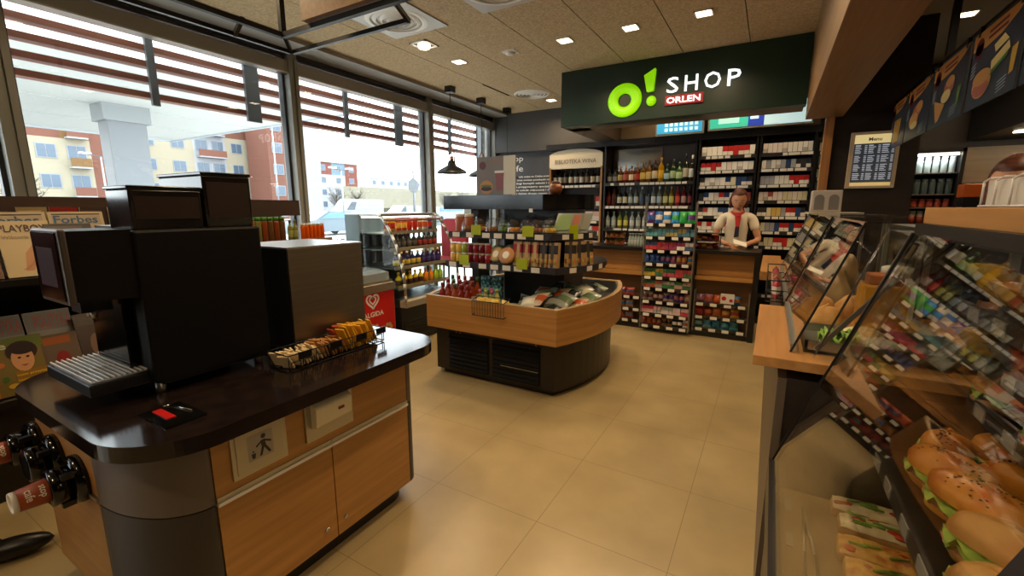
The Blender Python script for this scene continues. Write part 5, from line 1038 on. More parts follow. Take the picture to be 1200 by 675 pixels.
toast(.36, 1.36, 'wide golden cheese toast, rear half of the pair', mel2, -.06, .125, .045); toast(.365, 1.265, 'wide golden cheese toast, front half of the pair', mel2, -.06, .125, .045)
toast(.37, 1.13, 'golden cheese toast nearest the camera, cut by the picture edge', mel2, -.04, .12, .045)
for i in range(4): B().box(.2, .62, (1.46, 1.233, 1.05, .9)[i] - (.1, .1, .06, .05)[i], (1.46, 1.233, 1.05, .9)[i] + .1, .572, .574, blackg) if False else None
t = thing('tongs', 'steel serving tongs lying along the case deck', 'tongs', (.17, 1.3, .572)); 
for s_ in (-1, 1): B().tube([(.17 + s_ * .02, 1.08, .58), (.17 + s_ * .012, 1.3, .585), (.165, 1.52, .58)], .004, steel, 6).part('tong_arm', t)
for i in range(3): B().box(.118, .135, (1.12, 1.35, 1.52)[i] - .03, (1.12, 1.35, 1.52)[i] + .03, .5725, .576, mat('case_tag', '#8f887c', .6)).thing('price_tag', 'small price tag on the deck of the near case, %s' % ('nearest', 'middle one', 'furthest')[i], 'price tag')
# sandwiches on the middle shelf
z = .80
sandwich((.46, 1.52, z), (.045, .03, 0), .05, .1, 'round plain roll at the back of the middle case shelf', seeds=True)
sandwich((.43, 1.375, z), (.055, -.075, 0), .047, .1, 'long sesame roll, upper left of the two big ones', seeds=True)
sandwich((.445, 1.235, z), (.06, -.085, 0), .05, .1, 'largest sesame roll in the front middle of the case', seeds=True, fill=('ham', 'lettuce', 'tomato'))
sandwich((.585, 1.56, z), (.05, -.045, 0), .05, .1, 'round glossy roll right of the plain one', seeds=False, fill=('lettuce', 'cheese'))
sandwich((.58, 1.385, z), (.07, -.085, 0), .05, .1, 'long sesame roll at the right edge of the view', seeds=True, fill=('ham', 'cheese'))
sandwich((.60, 1.2, z), (.05, -.05, 0), .045, .09, 'small plain roll at the right picture edge', m=crust2)
t = sandwich((.44, 1.09, z), (.06, -.07, 0), .055, .09, 'brown wheat roll with lettuce spilling out, front of shelf', m=crust2, fill=('ham', 'lettuce', 'lettuce'))
sandwich((.395, .97, z), (.05, -.05, 0), .05, .08, 'lettuce topped roll cut by the bottom picture edge', m=crust2, fill=('tomato', 'lettuce'))
sandwich((.56, 1.03, z), (.06, -.06, 0), .05, .09, 'wheat roll behind the black glass joint', m=crust2)
z = .985
for i, (x, y, sd, f, mm) in enumerate(((.57, 1.5, 0, ('tomato', 'lettuce'), crust2), (.59, 1.36, 0, ('lettuce', 'cheese'), crust), (.57, 1.22, 0, ('ham', 'lettuce'), crust2), (.7, 1.45, 0, ('ham', 'cheese'), crust2), (.72, 1.28, 0, ('ham', 'lettuce'), crust), (.59, 1.07, 0, ('cheese', 'lettuce'), crust2), (.74, 1.1, 0, ('ham',), crust2))):
    sandwich((x, y, z), ((.055, .05, 0) if i % 2 else (.06, -.08, 0)), .042, .085, 'filled baguette on the second case shelf, %s from the far end' % ORD[i], m=mm, fill=f, grp='filled baguettes on the second case shelf')
wr_ = [('#a8802a', '#c9a45a'), ('#8a5a2a', '#c2944a'), ('#6a6a64', '#9a968a'), ('#4a4a4c', '#8f8a80'), ('#7a3a24', '#b58a5a'), ('#6a7a3a', '#a8a06a')]
for j, z in enumerate((1.12, 1.24)):
    for i in range(8):
        for q in range(2):
            c = wr_[(i * 2 + j * 3 + q) % 6] if j == 0 else wr_[(i + q) % 2 if i < 5 else (i % 6)]
            put(bag_mesh(*c, .13, .12 if j == 0 else .15, .07), 'wrapped_sandwich', (.55 + .13 * q + .02 * (i % 2), 1.5 - i * .13, z + .02), 'film wrapped sandwich on the %s case shelf, %s from the far end, %s row' % (('third', 'top')[j], ORD[i], ('front', 'rear')[q]), 'wrapped sandwich', 'film wrapped sandwiches in the near case', rot=(-.9 + uni(-.2, .2), uni(-.2, .2), 1.57 + uni(-.4, .4)))
# paper rack on the oak top
t = thing('paper_rack', 'white wire rack holding white paper bags on the oak top', 'paper rack', (.5, 1.33, 1.5)); B().box(.44, .56, 1.18, 1.5, 1.5005, 1.562, mat('paper_stack', '#b9b5ab', .7)).part('paper_bags', t)
b = B(); wm = mat('white_wire', '#c9c6bf', .35)
for y in (1.19, 1.27, 1.35, 1.43, 1.5): b.tube([(.432, y, 1.503), (.432, y, 1.56), (.436, y - .02, 1.567), (.45, y - .03, 1.567)], .0025, wm, 5)
b.tube([(.432, 1.17, 1.503), (.432, 1.51, 1.503)], .003, wm, 5); b.part('wire_frame', t)
# ================================================================== kitchen beyond
t = thing('bottle_fridge', 'lit glass fridge of bottles and tubs at the kitchen wall', 'fridge', (1.48, 6.5, 0)); fx0, fx1 = 1.2, 1.66
B().box(fx0, fx1, 6.7, 6.78, 0, 2.1, black).part('rear_wall', t); B().box(fx0, fx0 + .03, 6.35, 6.7, 0, 2.1, black).part('side_panel', t); B().box(fx1 - .03, fx1, 6.35, 6.7, 0, 2.1, black).part('side_panel', t); B().box(fx0, fx1, 6.35, 6.7, 2.06, 2.1, black).part('top_panel', t)
B().box(fx0 + .04, fx1 - .04, 6.4, 6.43, 2.035, 2.055, mat('fridge_tube', '#ffffff', .4, emit=(1, .93, .8, 1), estr=6)).part('lamp_tube', t)
area_light('fridge_light', (1.43, 6.42, 2.02), .3, 2.0, (.9, .95, 1), (0, .3, -1), .06)
for z in (.4, .8, 1.15, 1.38, 1.5, 1.64, 1.86): B().box(fx0 + .03, fx1 - .03, 6.4, 6.7, z - .012, z, alu).part('shelf', t)
for i in range(6): put(jar_mesh('#7a8480', '#9aa09c', .028, .17), 'bottle', (1.27 + i * .065, 6.48, 1.86), 'pale bottle on the top shelf of the kitchen fridge, %s from left' % ORD[i], 'bottle', 'bottles in the kitchen fridge'); put(jar_mesh('#3a4444', '#6a7472', .03, .16), 'dark_tub', (1.27 + i * .065, 6.48, 1.64), 'dark tub on the second shelf of the kitchen fridge, %s from left' % ORD[i], 'tub', 'tubs in the kitchen fridge'); put(jar_mesh('#8a3a24', '#b5503a', .03, .085), 'sauce_jar', (1.27 + i * .065, 6.48, 1.505), 'red sauce jar on the third shelf of the kitchen fridge, %s from left' % ORD[i], 'jar', 'sauce jars in the kitchen fridge'); put(jar_mesh('#8a7a6a', '#b5b0a0', .03, .08), 'pale_jar', (1.27 + i * .065, 6.48, 1.3805), 'pale jar on the fourth shelf of the kitchen fridge, %s from left' % ORD[i], 'jar', 'pale jars in the kitchen fridge')
B().box(1.75, 3.1, 6.7, 6.78, 1.76, 2.13, wood('slat_veneer', '#77624a', '#887154', 'x')).thing('timber_panel', 'long dull timber panel on the dark kitchen wall', 'wall panel')
t = thing('kitchen_hood', 'black ventilation hood with slats over the kitchen', 'hood', (2.3, 5.6, 2.2)); B().box(1.75, 3.15, 5.4, 6.75, 2.2, 2.75, black).part('body', t)
area_light('added_hood_light', (2.3, 6.1, 2.19), .8, 9, (1, .8, .55), (0, .15, -1), .1); B().box(1.9, 2.7, 6.05, 6.15, 2.19, 2.2, lampm).part('added_lamp_strip', t)  # lamp and glowing strip added under the hood to light the timber panel
for i in range(6): B().box(1.75, 3.15, 5.39, 5.4, 2.26 + i * .08, 2.28 + i * .08, blackg).part('slat', t)
B().box(1.05, 3.2, 6.78, 6.8, 0, 3.04, brownblk).struct('trim_12')
t = thing('kitchen_cabinet', 'dark kitchen cabinet with orange front beyond the oak top', 'cabinet', (1.5, 4.4, 0)); B().box(1.1, 2.2, 4.2, 4.9, 0, .9, brownblk).part('body', t); B().box(1.08, 2.22, 4.18, 4.92, .9, .94, steel).part('worktop', t)
t = thing('orange_machine', 'orange fronted appliance standing on the kitchen worktop', 'appliance', (1.25, 4.5, .94)); B().box(1.16, 1.5, 4.35, 4.46, .9405, 1.57, black).part('body', t); B().box(1.15, 1.51, 4.34, 4.47, 1.57, 1.66, mat('orange_front', '#b8520e', .4)).part('orange_front', t, .004)
B().cyl((1.75, 5.0, 0), (1.75, 5.0, 3.04), .05, mat('brown_pipe', '#2e1d13', .5), 16).thing('service_pipe', 'dark brown vertical pipe behind the menu posters', 'pipe')

# ================================================================== window-side shelf, magazines, bottles
ms = thing('magazine_shelf', 'black magazine shelving below the window with dark top board', 'shelf unit', (-3.6, .9, 0))
B().box(-3.95, -3.9, -.8, 2.5, 0, 1.56, brownblk).part('back_panel', ms); B().box(-3.62, -3.58, -.8, 2.47, 1.43, 1.56, mat('board_brown', '#3b2a22', .45)).part('top_board', ms)
B().box(-3.9, -3.3, -.8, 1.78, .0, .5, black).part('base', ms); B().box(-3.9, -3.32, -.8, 1.78, 1.10, 1.135, black).part('shelf', ms); B().box(-3.9, -3.25, -.8, 1.78, .5, .535, black).part('shelf', ms)
B().box(-3.9, -3.86, -.8, 1.78, .53, 1.43, black).part('riser', ms)
for y in (-.8, 1.78): B().box(-3.9, -3.3, y, y + .02, 0, 1.43, black).part('side_panel', ms)
B().box(-3.64, -3.38, 1.9, 2.62, 1.2, 1.225, mat('bottle_shelf', '#4a4542', .35)).part('bottle_shelf', ms); B().box(-3.9, -3.6, 1.81, 2.5, 0, 1.2, black).part('cupboard', ms); B().box(-3.38, -3.372, 1.9, 2.62, 1.17, 1.24, mat('rail_warm', '#8a7a66', .4)).part('price_rail', ms); B().box(-3.62, -3.4, 1.95, 2.0, .0, 1.2, black).part('bracket', ms); B().box(-3.62, -3.4, 2.45, 2.5, .0, 1.2, black).part('bracket', ms)
def magazine(y, z, w_, h, lab, draw, tilt=.3, x=-3.36):
    # cover leaning back: bottom edge at (x, y..y+w, z)
    U = Vector((-math.sin(tilt), 0, math.cos(tilt))) * h; Rr = Vector((0, w_, 0)); N_ = Vector((math.cos(tilt), 0, math.sin(tilt))); O = Vector((x, y, z))
    t = thing('magazine', lab, 'magazine', O + Rr / 2, 'magazines on the window shelving'); b = B(); b.obox(O + Rr / 2 + U / 2 - N_ * .004, Rr / 2, U / 2, N_ * .004, white); b.part('pages', t)
    c = B(); Q = lambda u, v, k=1: O + Rr * u + U * v + N_ * .0007 * k
    def rect(u0, v0, u1, v1, m, k=1): c.add([Q(u0, v0, k), Q(u1, v0, k), Q(u1, v1, k), Q(u0, v1, k)], [(0, 1, 2, 3)], m)
    def oval(u, v, ru, rv, m, k=2): c.add([Q(u + ru * math.cos(a), v + rv * math.sin(a), k) for a in [i * math.pi / 9 for i in range(18)]], [tuple(range(18))], m)
    def poly(ps, m, k=2): c.add([Q(u, v, k) for u, v in ps], [tuple(range(len(ps)))], m)
    def txt(s, u, v, hh, m, width, k=4): c.text(s, Q(u, v, k), Rr, U, hh * h, m, width=width * w_, bold=.02)
    draw(rect, oval, poly, txt); c.part('cover', t); return t
mp = lambda h: mat('print_' + h, h, .3)
skin_ = '#b58a62'
def playboy(rect, oval, poly, txt):
    rect(0, 0, 1, 1, mp('#b9a57c')); txt('PLAYBOY', .03, .8, .13, mp('#3a1a18'), .9, 5); txt('Wiktoria', .06, .68, .06, mp('#8f7a56'), .5)
    poly([(.35, .1), (.42, .42), (.62, .6), (.72, .62), (.95, .42), (.97, .3), (.6, .3), (.5, .1)], mp('#b07a4c')); poly([(.3, .12), (.4, .12), (.66, .44), (.95, .36), (.9, .28), (.62, .3)], mp('#a56d42'), 3); oval(.7, .72, .11, .1, mp('#8a2a20'), 3); oval(.65, .68, .06, .06, mp(skin_), 4); rect(.75, 0, 1, .18, mp('#3a2018'), 3)
def forbes(rect, oval, poly, txt):
    rect(0, 0, 1, 1, mp('#b8a88a')); rect(.06, 0, .94, .93, mp('#a89a80'), 2); txt('Forbes', .08, .8, .13, mp('#2f5a80'), .8); oval(.5, .3, .2, .25, mp(skin_), 3); rect(.2, 0, .8, .12, mp('#2a3040'), 4); rect(.06, .945, .94, .965, mp('#4a3a30'), 3)
def polit(rect, oval, poly, txt): rect(0, 0, 1, 1, mp('#6f6a66')); rect(.02, .72, 1, .99, mp('#5a5654'), 2); txt('POLITYKA', .18, .75, .19, mp('#8f2a24'), .8)
def zycie(rect, oval, poly, txt):
    rect(0, 0, 1, 1, mp('#6a5a2a')); rect(0, .78, 1, 1, mp('#5f6a2a'), 2); txt('zycie', .02, .78, .15, mp('#c9c4a8'), .5)
    oval(.7, .74, .21, .18, mp('#2e1a12'), 3); oval(.69, .6, .15, .22, mp('#b5845a'), 4); oval(.72, .78, .17, .1, mp('#241410'), 5); rect(.55, .06, 1, .4, mp('#7a5a1a'), 3)
    oval(.65, .63, .025, .015, mp('#241410'), 6); oval(.76, .63, .025, .015, mp('#241410'), 6); poly([(.64, .5), (.76, .5), (.7, .47)], mp('#8a3a30'), 6)
    for k in range(14): oval(uni(.03, .5), uni(.05, .65), uni(.04, .08), uni(.03, .06), mp(random.choice(['#8a2a1a', '#b5902a', '#3a5a24', '#a8602a'])), 3 + k % 3)
    for k in range(3): txt('nasze przepisy', .56, .3 - k * .09, .05, mp('#c9a02a'), .4, 6)
def gen(cs):
    def f(rect, oval, poly, txt):
        rect(0, 0, 1, 1, mp(cs[0])); rect(.05, .8, .8, .95, mp(cs[1]), 2); oval(.5, .45, .2, .2, mp(cs[2]), 3); poly([(.2, 0), (.8, 0), (.68, .3), (.32, .3)], mp(cs[1]), 2); rect(.08, .1, .4, .2, mp(cs[3]), 4)
    return f
magazine(.405, 1.142, .225, .30, 'dull brown magazine at the left picture edge on the upper shelf', gen(['#6a4a3a', '#8a8478', '#a8845a', '#4a2a20'])); magazine(.645, 1.142, .20, .30, 'cream magazine with a curled red haired figure on the upper shelf', playboy)
for i, (y, w_) in enumerate(((.62, .24), (.87, .24))): magazine(y, 1.142, w_, .34, 'pale magazine with blue title in the rear upper row, %s copy' % ('left', 'right')[i], forbes, .2, -3.465)
magazine(.82, 1.142, .2, .28, 'small dark magazine below the right blue titled magazine', gen(['#2a2622', '#4a4038', '#6a5a48', '#3a3028'])); 
for i in range(6): magazine(.5 + i * .13, 1.142, .12, .36, 'narrow red or cream topped paper in the hindmost upper row, %s from left' % ORD[i], gen([['#7a2018', '#3a2a24', '#8a7a5a'][i % 3], ['#7a2018', '#4a4038', '#b09a6a'][i % 3], '#4a3a30', '#2a1a14']), .04, -3.55)
for i in range(2): magazine(.5 + i * .2, .542, .19, .40, 'grey magazine with red title in the rear lower row, %s copy' % ('left', 'right')[i], polit, .35, -3.42)
magazine(.44, .542, .28, .30, 'magazine with a smiling dark haired woman on the lower shelf', zycie, .3, -3.3)
magazine(.71, .542, .15, .28, 'narrow orange topped magazine beside the smiling woman cover', gen(['#5a4a3a', '#8a4a1a', '#7a1a14', '#6a5a50']), .3, -3.3)
for i in range(5): magazine(.88 + i * .165, .542, .15, .36, 'dark portrait magazine on the lower shelf, %s from the orange one' % ORD[i], gen([['#3a2418', '#4a3a2a', '#2a2420'][i % 3], '#3f3428', '#7a5a44', '#5a2018']), .35, -3.36)
t_ = 0
for i in range(7):
    c = ('#6f6a3a', '#8a5a24', '#3f7a24') if i < 3 else ('#5f4020', '#7a3a1a', '#3f7a24'); put(jar_mesh(c[1] if i % 2 else c[0], c[2], .024, .2), 'drink_bottle', (-3.5, 1.96 + i * .048 if False else 1.94 + i * .05, 1.2255), 'green capped drink bottle on the window shelf, %s from left' % ORD[i], 'bottle', 'green capped bottles on the window shelf')
for i in range(2): put(bottle_mesh('#7a7a3a', '#9aa05a', '#5a5a40', .03, .19), 'drink_bottle', (-3.5, 2.31 + i * .045, 1.2255), 'olive bottle between green capped and orange ones, %s' % ('left', 'right')[i], 'bottle', 'olive bottles on the window shelf', scale=(.7, .7, .9))
for i in range(6): put(jar_mesh('#d4560c', '#d8d0c8', .0185, .14), 'juice_bottle', (-3.46, 2.4 + i * .038, 1.2255), 'orange juice bottle on the window shelf, %s from left' % ORD[i], 'bottle', 'orange bottles on the window shelf')
# red chair by the window behind the island
t = thing('red_chair', 'red upholstered high chair behind the display island', 'chair', (-3.76, 4.65, 0)); rf = mat('red_fabric', '#8e1322', .7); cl_ = mat('chair_leg', '#2a2625', .4)
B().prism(arc((-3.83, 1.25), .1, 90, 180, 6) + [(-3.93, .82), (-3.51, .82), (-3.51, 1.35)], 'y', 4.83, 4.89, rf).part('backrest', t, .015); B().box(-3.95, -3.51, 4.45, 4.85, .76, .84, rf).part('seat', t, .02)
for x in (-3.91, -3.55):
    for y in (4.49, 4.83): B().cyl((x, y, 0), (x * .99 - .03, y, .77), .014, cl_).part('leg', t)
B().tube([(-3.91, 4.49, .3), (-3.55, 4.49, .3), (-3.55, 4.83, .3), (-3.91, 4.83, .3), (-3.91, 4.49, .3)], .009, cl_).part('foot_ring', t); B().tube([(-3.96, 4.83, .82), (-3.96, 4.8, 1.0), (-3.96, 4.55, 1.0), (-3.96, 4.5, .8)], .02, mat('arm_brown', '#5a4440', .5), 8).part('armrest', t)
# ================================================================== outside
road = mat('asphalt_road', '#4a4a4c', .8)
paving = noise_col(mat('bright_paving', '#b5b3ad', .7), '#a8a6a0', '#c2c0ba', (1, 1, 1), .6, 4)
B().box(-56, -26, -80, 160, -.155, -.14, road).struct('trim_13')
gr = B().box(-160, -4.47, -80, 160, -.35, -.15, paving).struct('ground')
cw = mat('canopy_white', '#c9ccca', .5); cf = mat('canopy_fascia', '#b9c4cc', .5)
t = thing('forecourt_canopy', 'white filling station canopy on a thick grey column outside', 'canopy', (-17, 6, -.15))
B().box(-25, -12.5, -30, 10.8, 4.6, 5.5, cw).part('roof_slab', t); B().box(-25.05, -24.95, -30, 10.85, 4.55, 5.6, cf).part('fascia', t); B().box(-25, -12.5, 10.78, 10.88, 4.55, 5.6, cf).part('fascia', t)
for i in range(5): B().box(-24.5 + i * 3.2, -24.44 + i * 3.2, -30, 10.7, 4.58, 4.6, mat('canopy_joint', '#bcc0be', .5)).part('panel_joint', t)
B().box(-18.3, -17.6, 6.0, 7.0, -.15, 4.25, mat('column_grey', '#7c8084', .5)).part('column', t, .02); B().box(-18.4, -17.5, 5.9, 7.1, 4.1, 4.6, mat('column_capital', '#8a8e90', .5)).part('capital', t)
brick = mat('brick_cladding', '#6a4234', .8); creamw = mat('cream_render', '#928a76', .8); whitew = mat('white_render', '#909296', .8); wing = mat('far_window', '#4a5a6a', .2); winf = mat('far_window_frame', '#80868c', .6); orangew = mat('orange_balcony', '#6a4c24', .7); redw = mat('red_render', '#6a382e', .8); bluew = mat('blue_render', '#5c7380', .8)
def block(lab, x, bays, floors, z0=-.15, fh=2.9, depth=5, ground=.8, roofc=None):
    # bays: (y0, y1, wall material, top floor material, windows per floor, balcony?)
    t = thing('apartment_block', lab, 'building', (x - depth / 2, (bays[0][0] + bays[-1][1]) / 2, z0)); H = floors * fh + ground; nw = 0
    for (y0, y1, m, mt, nwin, bal) in bays:
        B().box(x - depth, x, y0, y1, z0, z0 + H - fh, m).part('wall', t); B().box(x - depth, x, y0, y1, z0 + H - fh, z0 + H, mt).part('wall', t)
        for f in range(floors):
            zz = z0 + ground + f * fh + .9
            if bal:
                B().box(x, x + .9, y0 + .3, y1 - .3, zz - .9, zz - .75, whitew).part('balcony_slab', t); B().box(x + .8, x + .9, y0 + .3, y1 - .3, zz - .75, zz + .1, orangew if f % 2 == 0 else brick).part('balcony_front', t)
            for k in range(nwin):
                if nw >= 90: continue
                nw += 1; yc = y0 + (y1 - y0) * (k + .5) / nwin; w_ = B().box(x, x + .06, yc - .75, yc + .75, zz, zz + 1.4, winf).part('window', t)
                q = B(); q.box(x + .06, x + .09, yc - .65, yc - .04, zz + .1, zz + 1.3, wing); q.box(x + .06, x + .09, yc + .04, yc + .65, zz + .1, zz + 1.3, wing); q.part('pane', w_)
    B().box(x - depth - .2, x + .2, bays[0][0] - .1, bays[-1][1] + .1, z0 + H, z0 + H + .25, mat('roof_edge', '#8f8a84', .7)).part('roof', t); return t
block('cream and brick apartment block at the left, seen under the canopy', -62, [(6, 12.5, creamw, brick, 2, 0), (12.5, 17.2, creamw, brick, 2, 0), (17.2, 19.4, creamw, orangew, 1, 1), (19.4, 23, brick, brick, 1, 0)], 4, -1.2)
block('cream apartment block with orange balconies in the middle', -66, [(24.5, 27.5, creamw, creamw, 1, 0), (27.5, 31, creamw, brick, 1, 0), (31, 35, whitew, orangew, 2, 1), (35, 41, creamw, brick, 2, 0)], 5, -1.5)
block('narrow brick apartment tower with white side wall', -60, [(37.4, 40, brick, brick, 1, 0), (40, 45.5, whitew, whitew, 0, 0)], 5, -1.5)
block('distant block with red and blue stripes above parked vans', -95, [(66, 70, whitew, redw, 1, 0), (70, 75, whitew, redw, 1, 0), (75, 79, whitew, bluew, 1, 0), (79, 83, redw, redw, 1, 0)], 5, -3)
block('pale hazy block furthest away behind the long wall', -120, [(110, 122, whitew, whitew, 3, 0), (122, 136, whitew, whitew, 4, 0)], 5, -4)
B().box(-80.3, -80, 66, 125, -.15, 6.0, mat('long_wall', '#7c7869', .8)).thing('noise_wall', 'long pale boundary wall behind the parked vans', 'wall')
def vehicle(name, lab, cat, y0, y1, prof, m, x, wd=1.9):
    t = thing(name, lab, cat, (x - wd / 2, (y0 + y1) / 2, -.15)); L = y1 - y0
    B().prism([(y0 + u * L, -.15 + v) for u, v in prof], 'x', x - wd, x, m).part('body', t, .06)
    for u in (.17, .8): B().cyl((x - .2, y0 + u * L, .17), (x + .02, y0 + u * L, .17), .32, mat('tyre', '#1b1b1c', .7), 18).part('wheel', t); B().cyl((x - wd, y0 + u * L, .17), (x - wd + .2, y0 + u * L, .17), .32, mat('tyre', '#1b1b1c', .7), 18).part('wheel', t)
    return t
vw = mat('van_white', '#8c8f92', .3); vg = mat('vehicle_glass', '#3a4650', .08)
vp = [(0, .3), (.98, .3), (1, .6), (1, 2.3), (.95, 2.42), (.36, 2.42), (.3, 2.3), (.16, 1.35), (.02, 1.1), (0, .9)]
t = vehicle('van', 'large white van parked in front of the long wall, left one', 'van', 27.2, 32.8, vp, vw, -34); B().prism([(28.25, 1.28), (29.1, 1.28), (29.4, 2.0), (28.85, 2.0)], 'x', -34.0, -33.96, vg).part('side_window', t)
t = vehicle('van', 'smaller white van parked right of the large one', 'van', 34.2, 38.6, [(0, .3), (1, .3), (1, 1.7), (.95, 1.85), (.4, 1.85), (.2, 1.15), (0, .95)], vw, -34); B().prism([(35.2, 1.05), (36.0, 1.05), (36.0, 1.6), (35.75, 1.6)], 'x', -34.0, -33.96, vg).part('side_window', t)
t = vehicle('van', 'white minibus with blue windows, furthest right of the vans', 'van', 41, 46.5, [(0, .3), (1, .3), (1, 1.6), (.96, 1.72), (.1, 1.72), (0, 1.1)], vw, -34); B().box(-34.02, -33.96, 41.7, 46.2, 1.05, 1.5, mat('blue_glass', '#4f7690', .1)).part('side_window', t)
t = vehicle('car', 'silver blue car in front of the vans', 'car', 15.6, 19.9, [(0, .25), (1, .25), (1, .85), (.93, 1.0), (.78, 1.38), (.4, 1.42), (.22, .98), (.02, .8)], mat('car_silver', '#5f6c76', .25), -22.5, 1.8); B().prism([(16.75, .85), (19.1, .85), (18.9, 1.17), (17.4, 1.2)], 'x', -22.5, -22.45, mat('blue_glass', '#4f7690', .1)).part('side_window', t)
pm = mat('post_grey', '#4c5054', .5)
t = thing('road_sign', 'round road sign seen from behind on a post', 'road sign', (-22, 24.1, -.15)); B().cyl((-22, 24.1, -.15), (-22, 24.1, 4.0), .05, pm).part('post', t); B().cyl((-22, 24.1, 3.0), (-21.96, 24.1, 3.0), .5, mat('sign_back', '#4d5256', .4), 28).part('sign_plate', t)
def lamp_post(x, y, h, lab, arms=2):
    t = thing('street_lamp', lab, 'street lamp', (x, y, -.15), 'street lamps outside'); B().cyl((x, y, -.15), (x, y, h), .09, mat('lamp_pale', '#8a8e90', .5), 10, r2=.05).part('post', t)
    for s_ in ((-1, 1) if arms == 2 else (1,)): B().bar((x, y, h), (x, y + s_ * .9, h + .15), .07, pm).part('arm', t); B().box(x - .12, x + .12, y + s_ * .8 - .3, y + s_ * .8 + .3, h + .1, h + .22, mat('lamp_head', '#d8d8d6', .4)).part('lamp_head', t)
lamp_post(-40, 13.0, 4.9, 'white double headed street lamp left of the canopy column'); lamp_post(-40, 25.5, 9, 'tall thin street lamp in front of the brick tower', 1); lamp_post(-30, 24.6, 4.4, 'street lamp with crossbar left of the long wall'); lamp_post(-30, 33, 6.3, 'thin street lamp behind the open fridge', 1)
bark = mat('bare_bark', '#3f382e', .8)
def tree(x, y, h, lab, n=60):
    t = thing('bare_tree', lab, 'tree', (x, y, -.15), 'bare trees outside'); B().cyl((x, y, -.15), (x, y, h * .6), .14, bark, 8, r2=.05).part('trunk', t); b = B()
    for i in range(n):
        a = uni(0, 6.28); z0_ = uni(.2, .6) * h; p = Vector((x, y, z0_)); q = p + Vector((math.cos(a), math.sin(a), uni(.5, 1.4))) * uni(.15, .3) * h; b.cyl(p, q, .035, bark, 4, r2=.012)
        for k in range(4): r_ = q.lerp(p, uni(0, .6)); b.cyl(r_, r_ + Vector((uni(-1, 1), uni(-1, 1), uni(.1, 1))) * .14 * h, .015, bark, 3, r2=.006)
    b.part('branches', t)
for i, (x, y, h, l) in enumerate(((-50, 11.2, 4.2, 'bare tree in front of the left apartment block'), (-52, 18.3, 5, 'bare tree near the canopy column, left of it'), (-60, 48, 5.5, 'bushy bare tree at the left of the vans'), (-60, 52, 5, 'bare tree between the bushy one and the long wall'), (-70, 95, 7, 'bare tree behind the pendant lamps'), (-70, 88, 6.5, 'bare tree behind the round road sign'))): tree(x, y, h, l)
hedge = noise_col(mat('dry_hedge', '#4a4538', .9), '#3c372b', '#575242', (1, 1, 1), 3, 5)
B().box(-57.5, -56, 46, 100, -.15, 1.4, hedge).thing('hedge', 'dry brownish hedge strip behind the parked vans', 'hedge', kind='stuff')
# ================================================================== people
def skinmesh(name, verts, edges, radii, m, parent=None, sub=1):
    me = bpy.data.meshes.new(name); me.from_pydata(verts, edges, []); o = bpy.data.objects.new(name, me); COL.objects.link(o)
    o.modifiers.new('skin', 'SKIN'); sb = o.modifiers.new('sub', 'SUBSURF'); sb.levels = sb.render_levels = sub
    for i, r in enumerate(radii):
        sv = me.skin_vertices[0].data[i]; sv.radius = r if isinstance(r, tuple) else (r, r); sv.use_root = (i == 0)
    bpy.context.view_layer.update(); dg = bpy.context.evaluated_depsgraph_get(); me2 = bpy.data.meshes.new_from_object(o.evaluated_get(dg))
    bpy.data.objects.remove(o); bpy.data.meshes.remove(me); me2.materials.clear(); me2.materials.append(m)
    for p in me2.polygons: p.use_smooth = True
    o = bpy.data.objects.new(name, me2); COL.objects.link(o)
    if parent: o.parent = parent
    return o
skinm = mat('skin', '#c08a68', .5); hairm = noise_col(mat('auburn_hair', '#4a2210', .5), '#3c1a0a', '#66301a', (1, 1, 6), 12, 4)
def headmesh(b, c, s, fwd, up=Vector((0, 0, 1))):
    fwd = fwd.normalized(); rt = fwd.cross(up).normalized(); up = rt.cross(fwd)
    def f(d): return 1
    vs = []; n, k = 24, 18
    def P(x, y, z): return c + rt * (x * s) + fwd * (y * s) + up * (z * s)
    for j in range(k + 1):
        th = math.pi * j / k
        for i in range(n):
            a = 2 * math.pi * i / n; x, y, z = math.sin(th) * math.sin(a), math.sin(th) * math.cos(a), math.cos(th)
            X_, Y_, Z_ = x * .078, y * .098, z * .118
            if z < 0: X_ *= 1 - .28 * (-z); Y_ *= 1 - .1 * (-z)
            if y > .3:
                g = math.exp(-((x / .16) ** 2) - ((z + .08) / .22) ** 2); Y_ += .020 * g           # nose
                for sx in (-.42, .42): Y_ -= .010 * math.exp(-(((x - sx) / .2) ** 2) - ((z - .12) / .14) ** 2)   # eye sockets
                Y_ += .006 * math.exp(-((x / .3) ** 2) - ((z + .42) / .08) ** 2) + .008 * math.exp(-((x / .3) ** 2) - ((z + .8) / .2) ** 2)
            vs.append(P(X_, Y_, Z_))
    b.add(vs, [(j * n + i, (j + 1) * n + i, (j + 1) * n + (i + 1) % n, j * n + (i + 1) % n) for j in range(k) for i in range(n)], skinm, True)
    for sx in (-1, 1): b.ball(P(sx * .078, -.005, -.01), (.012 * s, .018 * s, .026 * s), skinm, 8, 6)
    return P
def face_parts(P, s, body):
    for sx in (-1, 1):
        b = B(); b.ball(P(sx * .031, .082, .012), (.011 * s, .009 * s, .006 * s), mat('eye_white', '#b8a898', .3), 10, 8); b.ball(P(sx * .031, .0875, .011), .0055 * s, mat('iris', '#2a1c14', .2), 8, 6); b.part('eye', body)
        b = B(); b.bar(P(sx * .018, .094, .034), P(sx * .046, .084, .034), .005 * s, hairm); b.part('eyebrow', body)
    b = B(); b.ball(P(0, .094, -.052), (.022 * s, .008 * s, .007 * s), mat('lips', '#9a4a40', .4), 12, 6); b.part('lips', body)
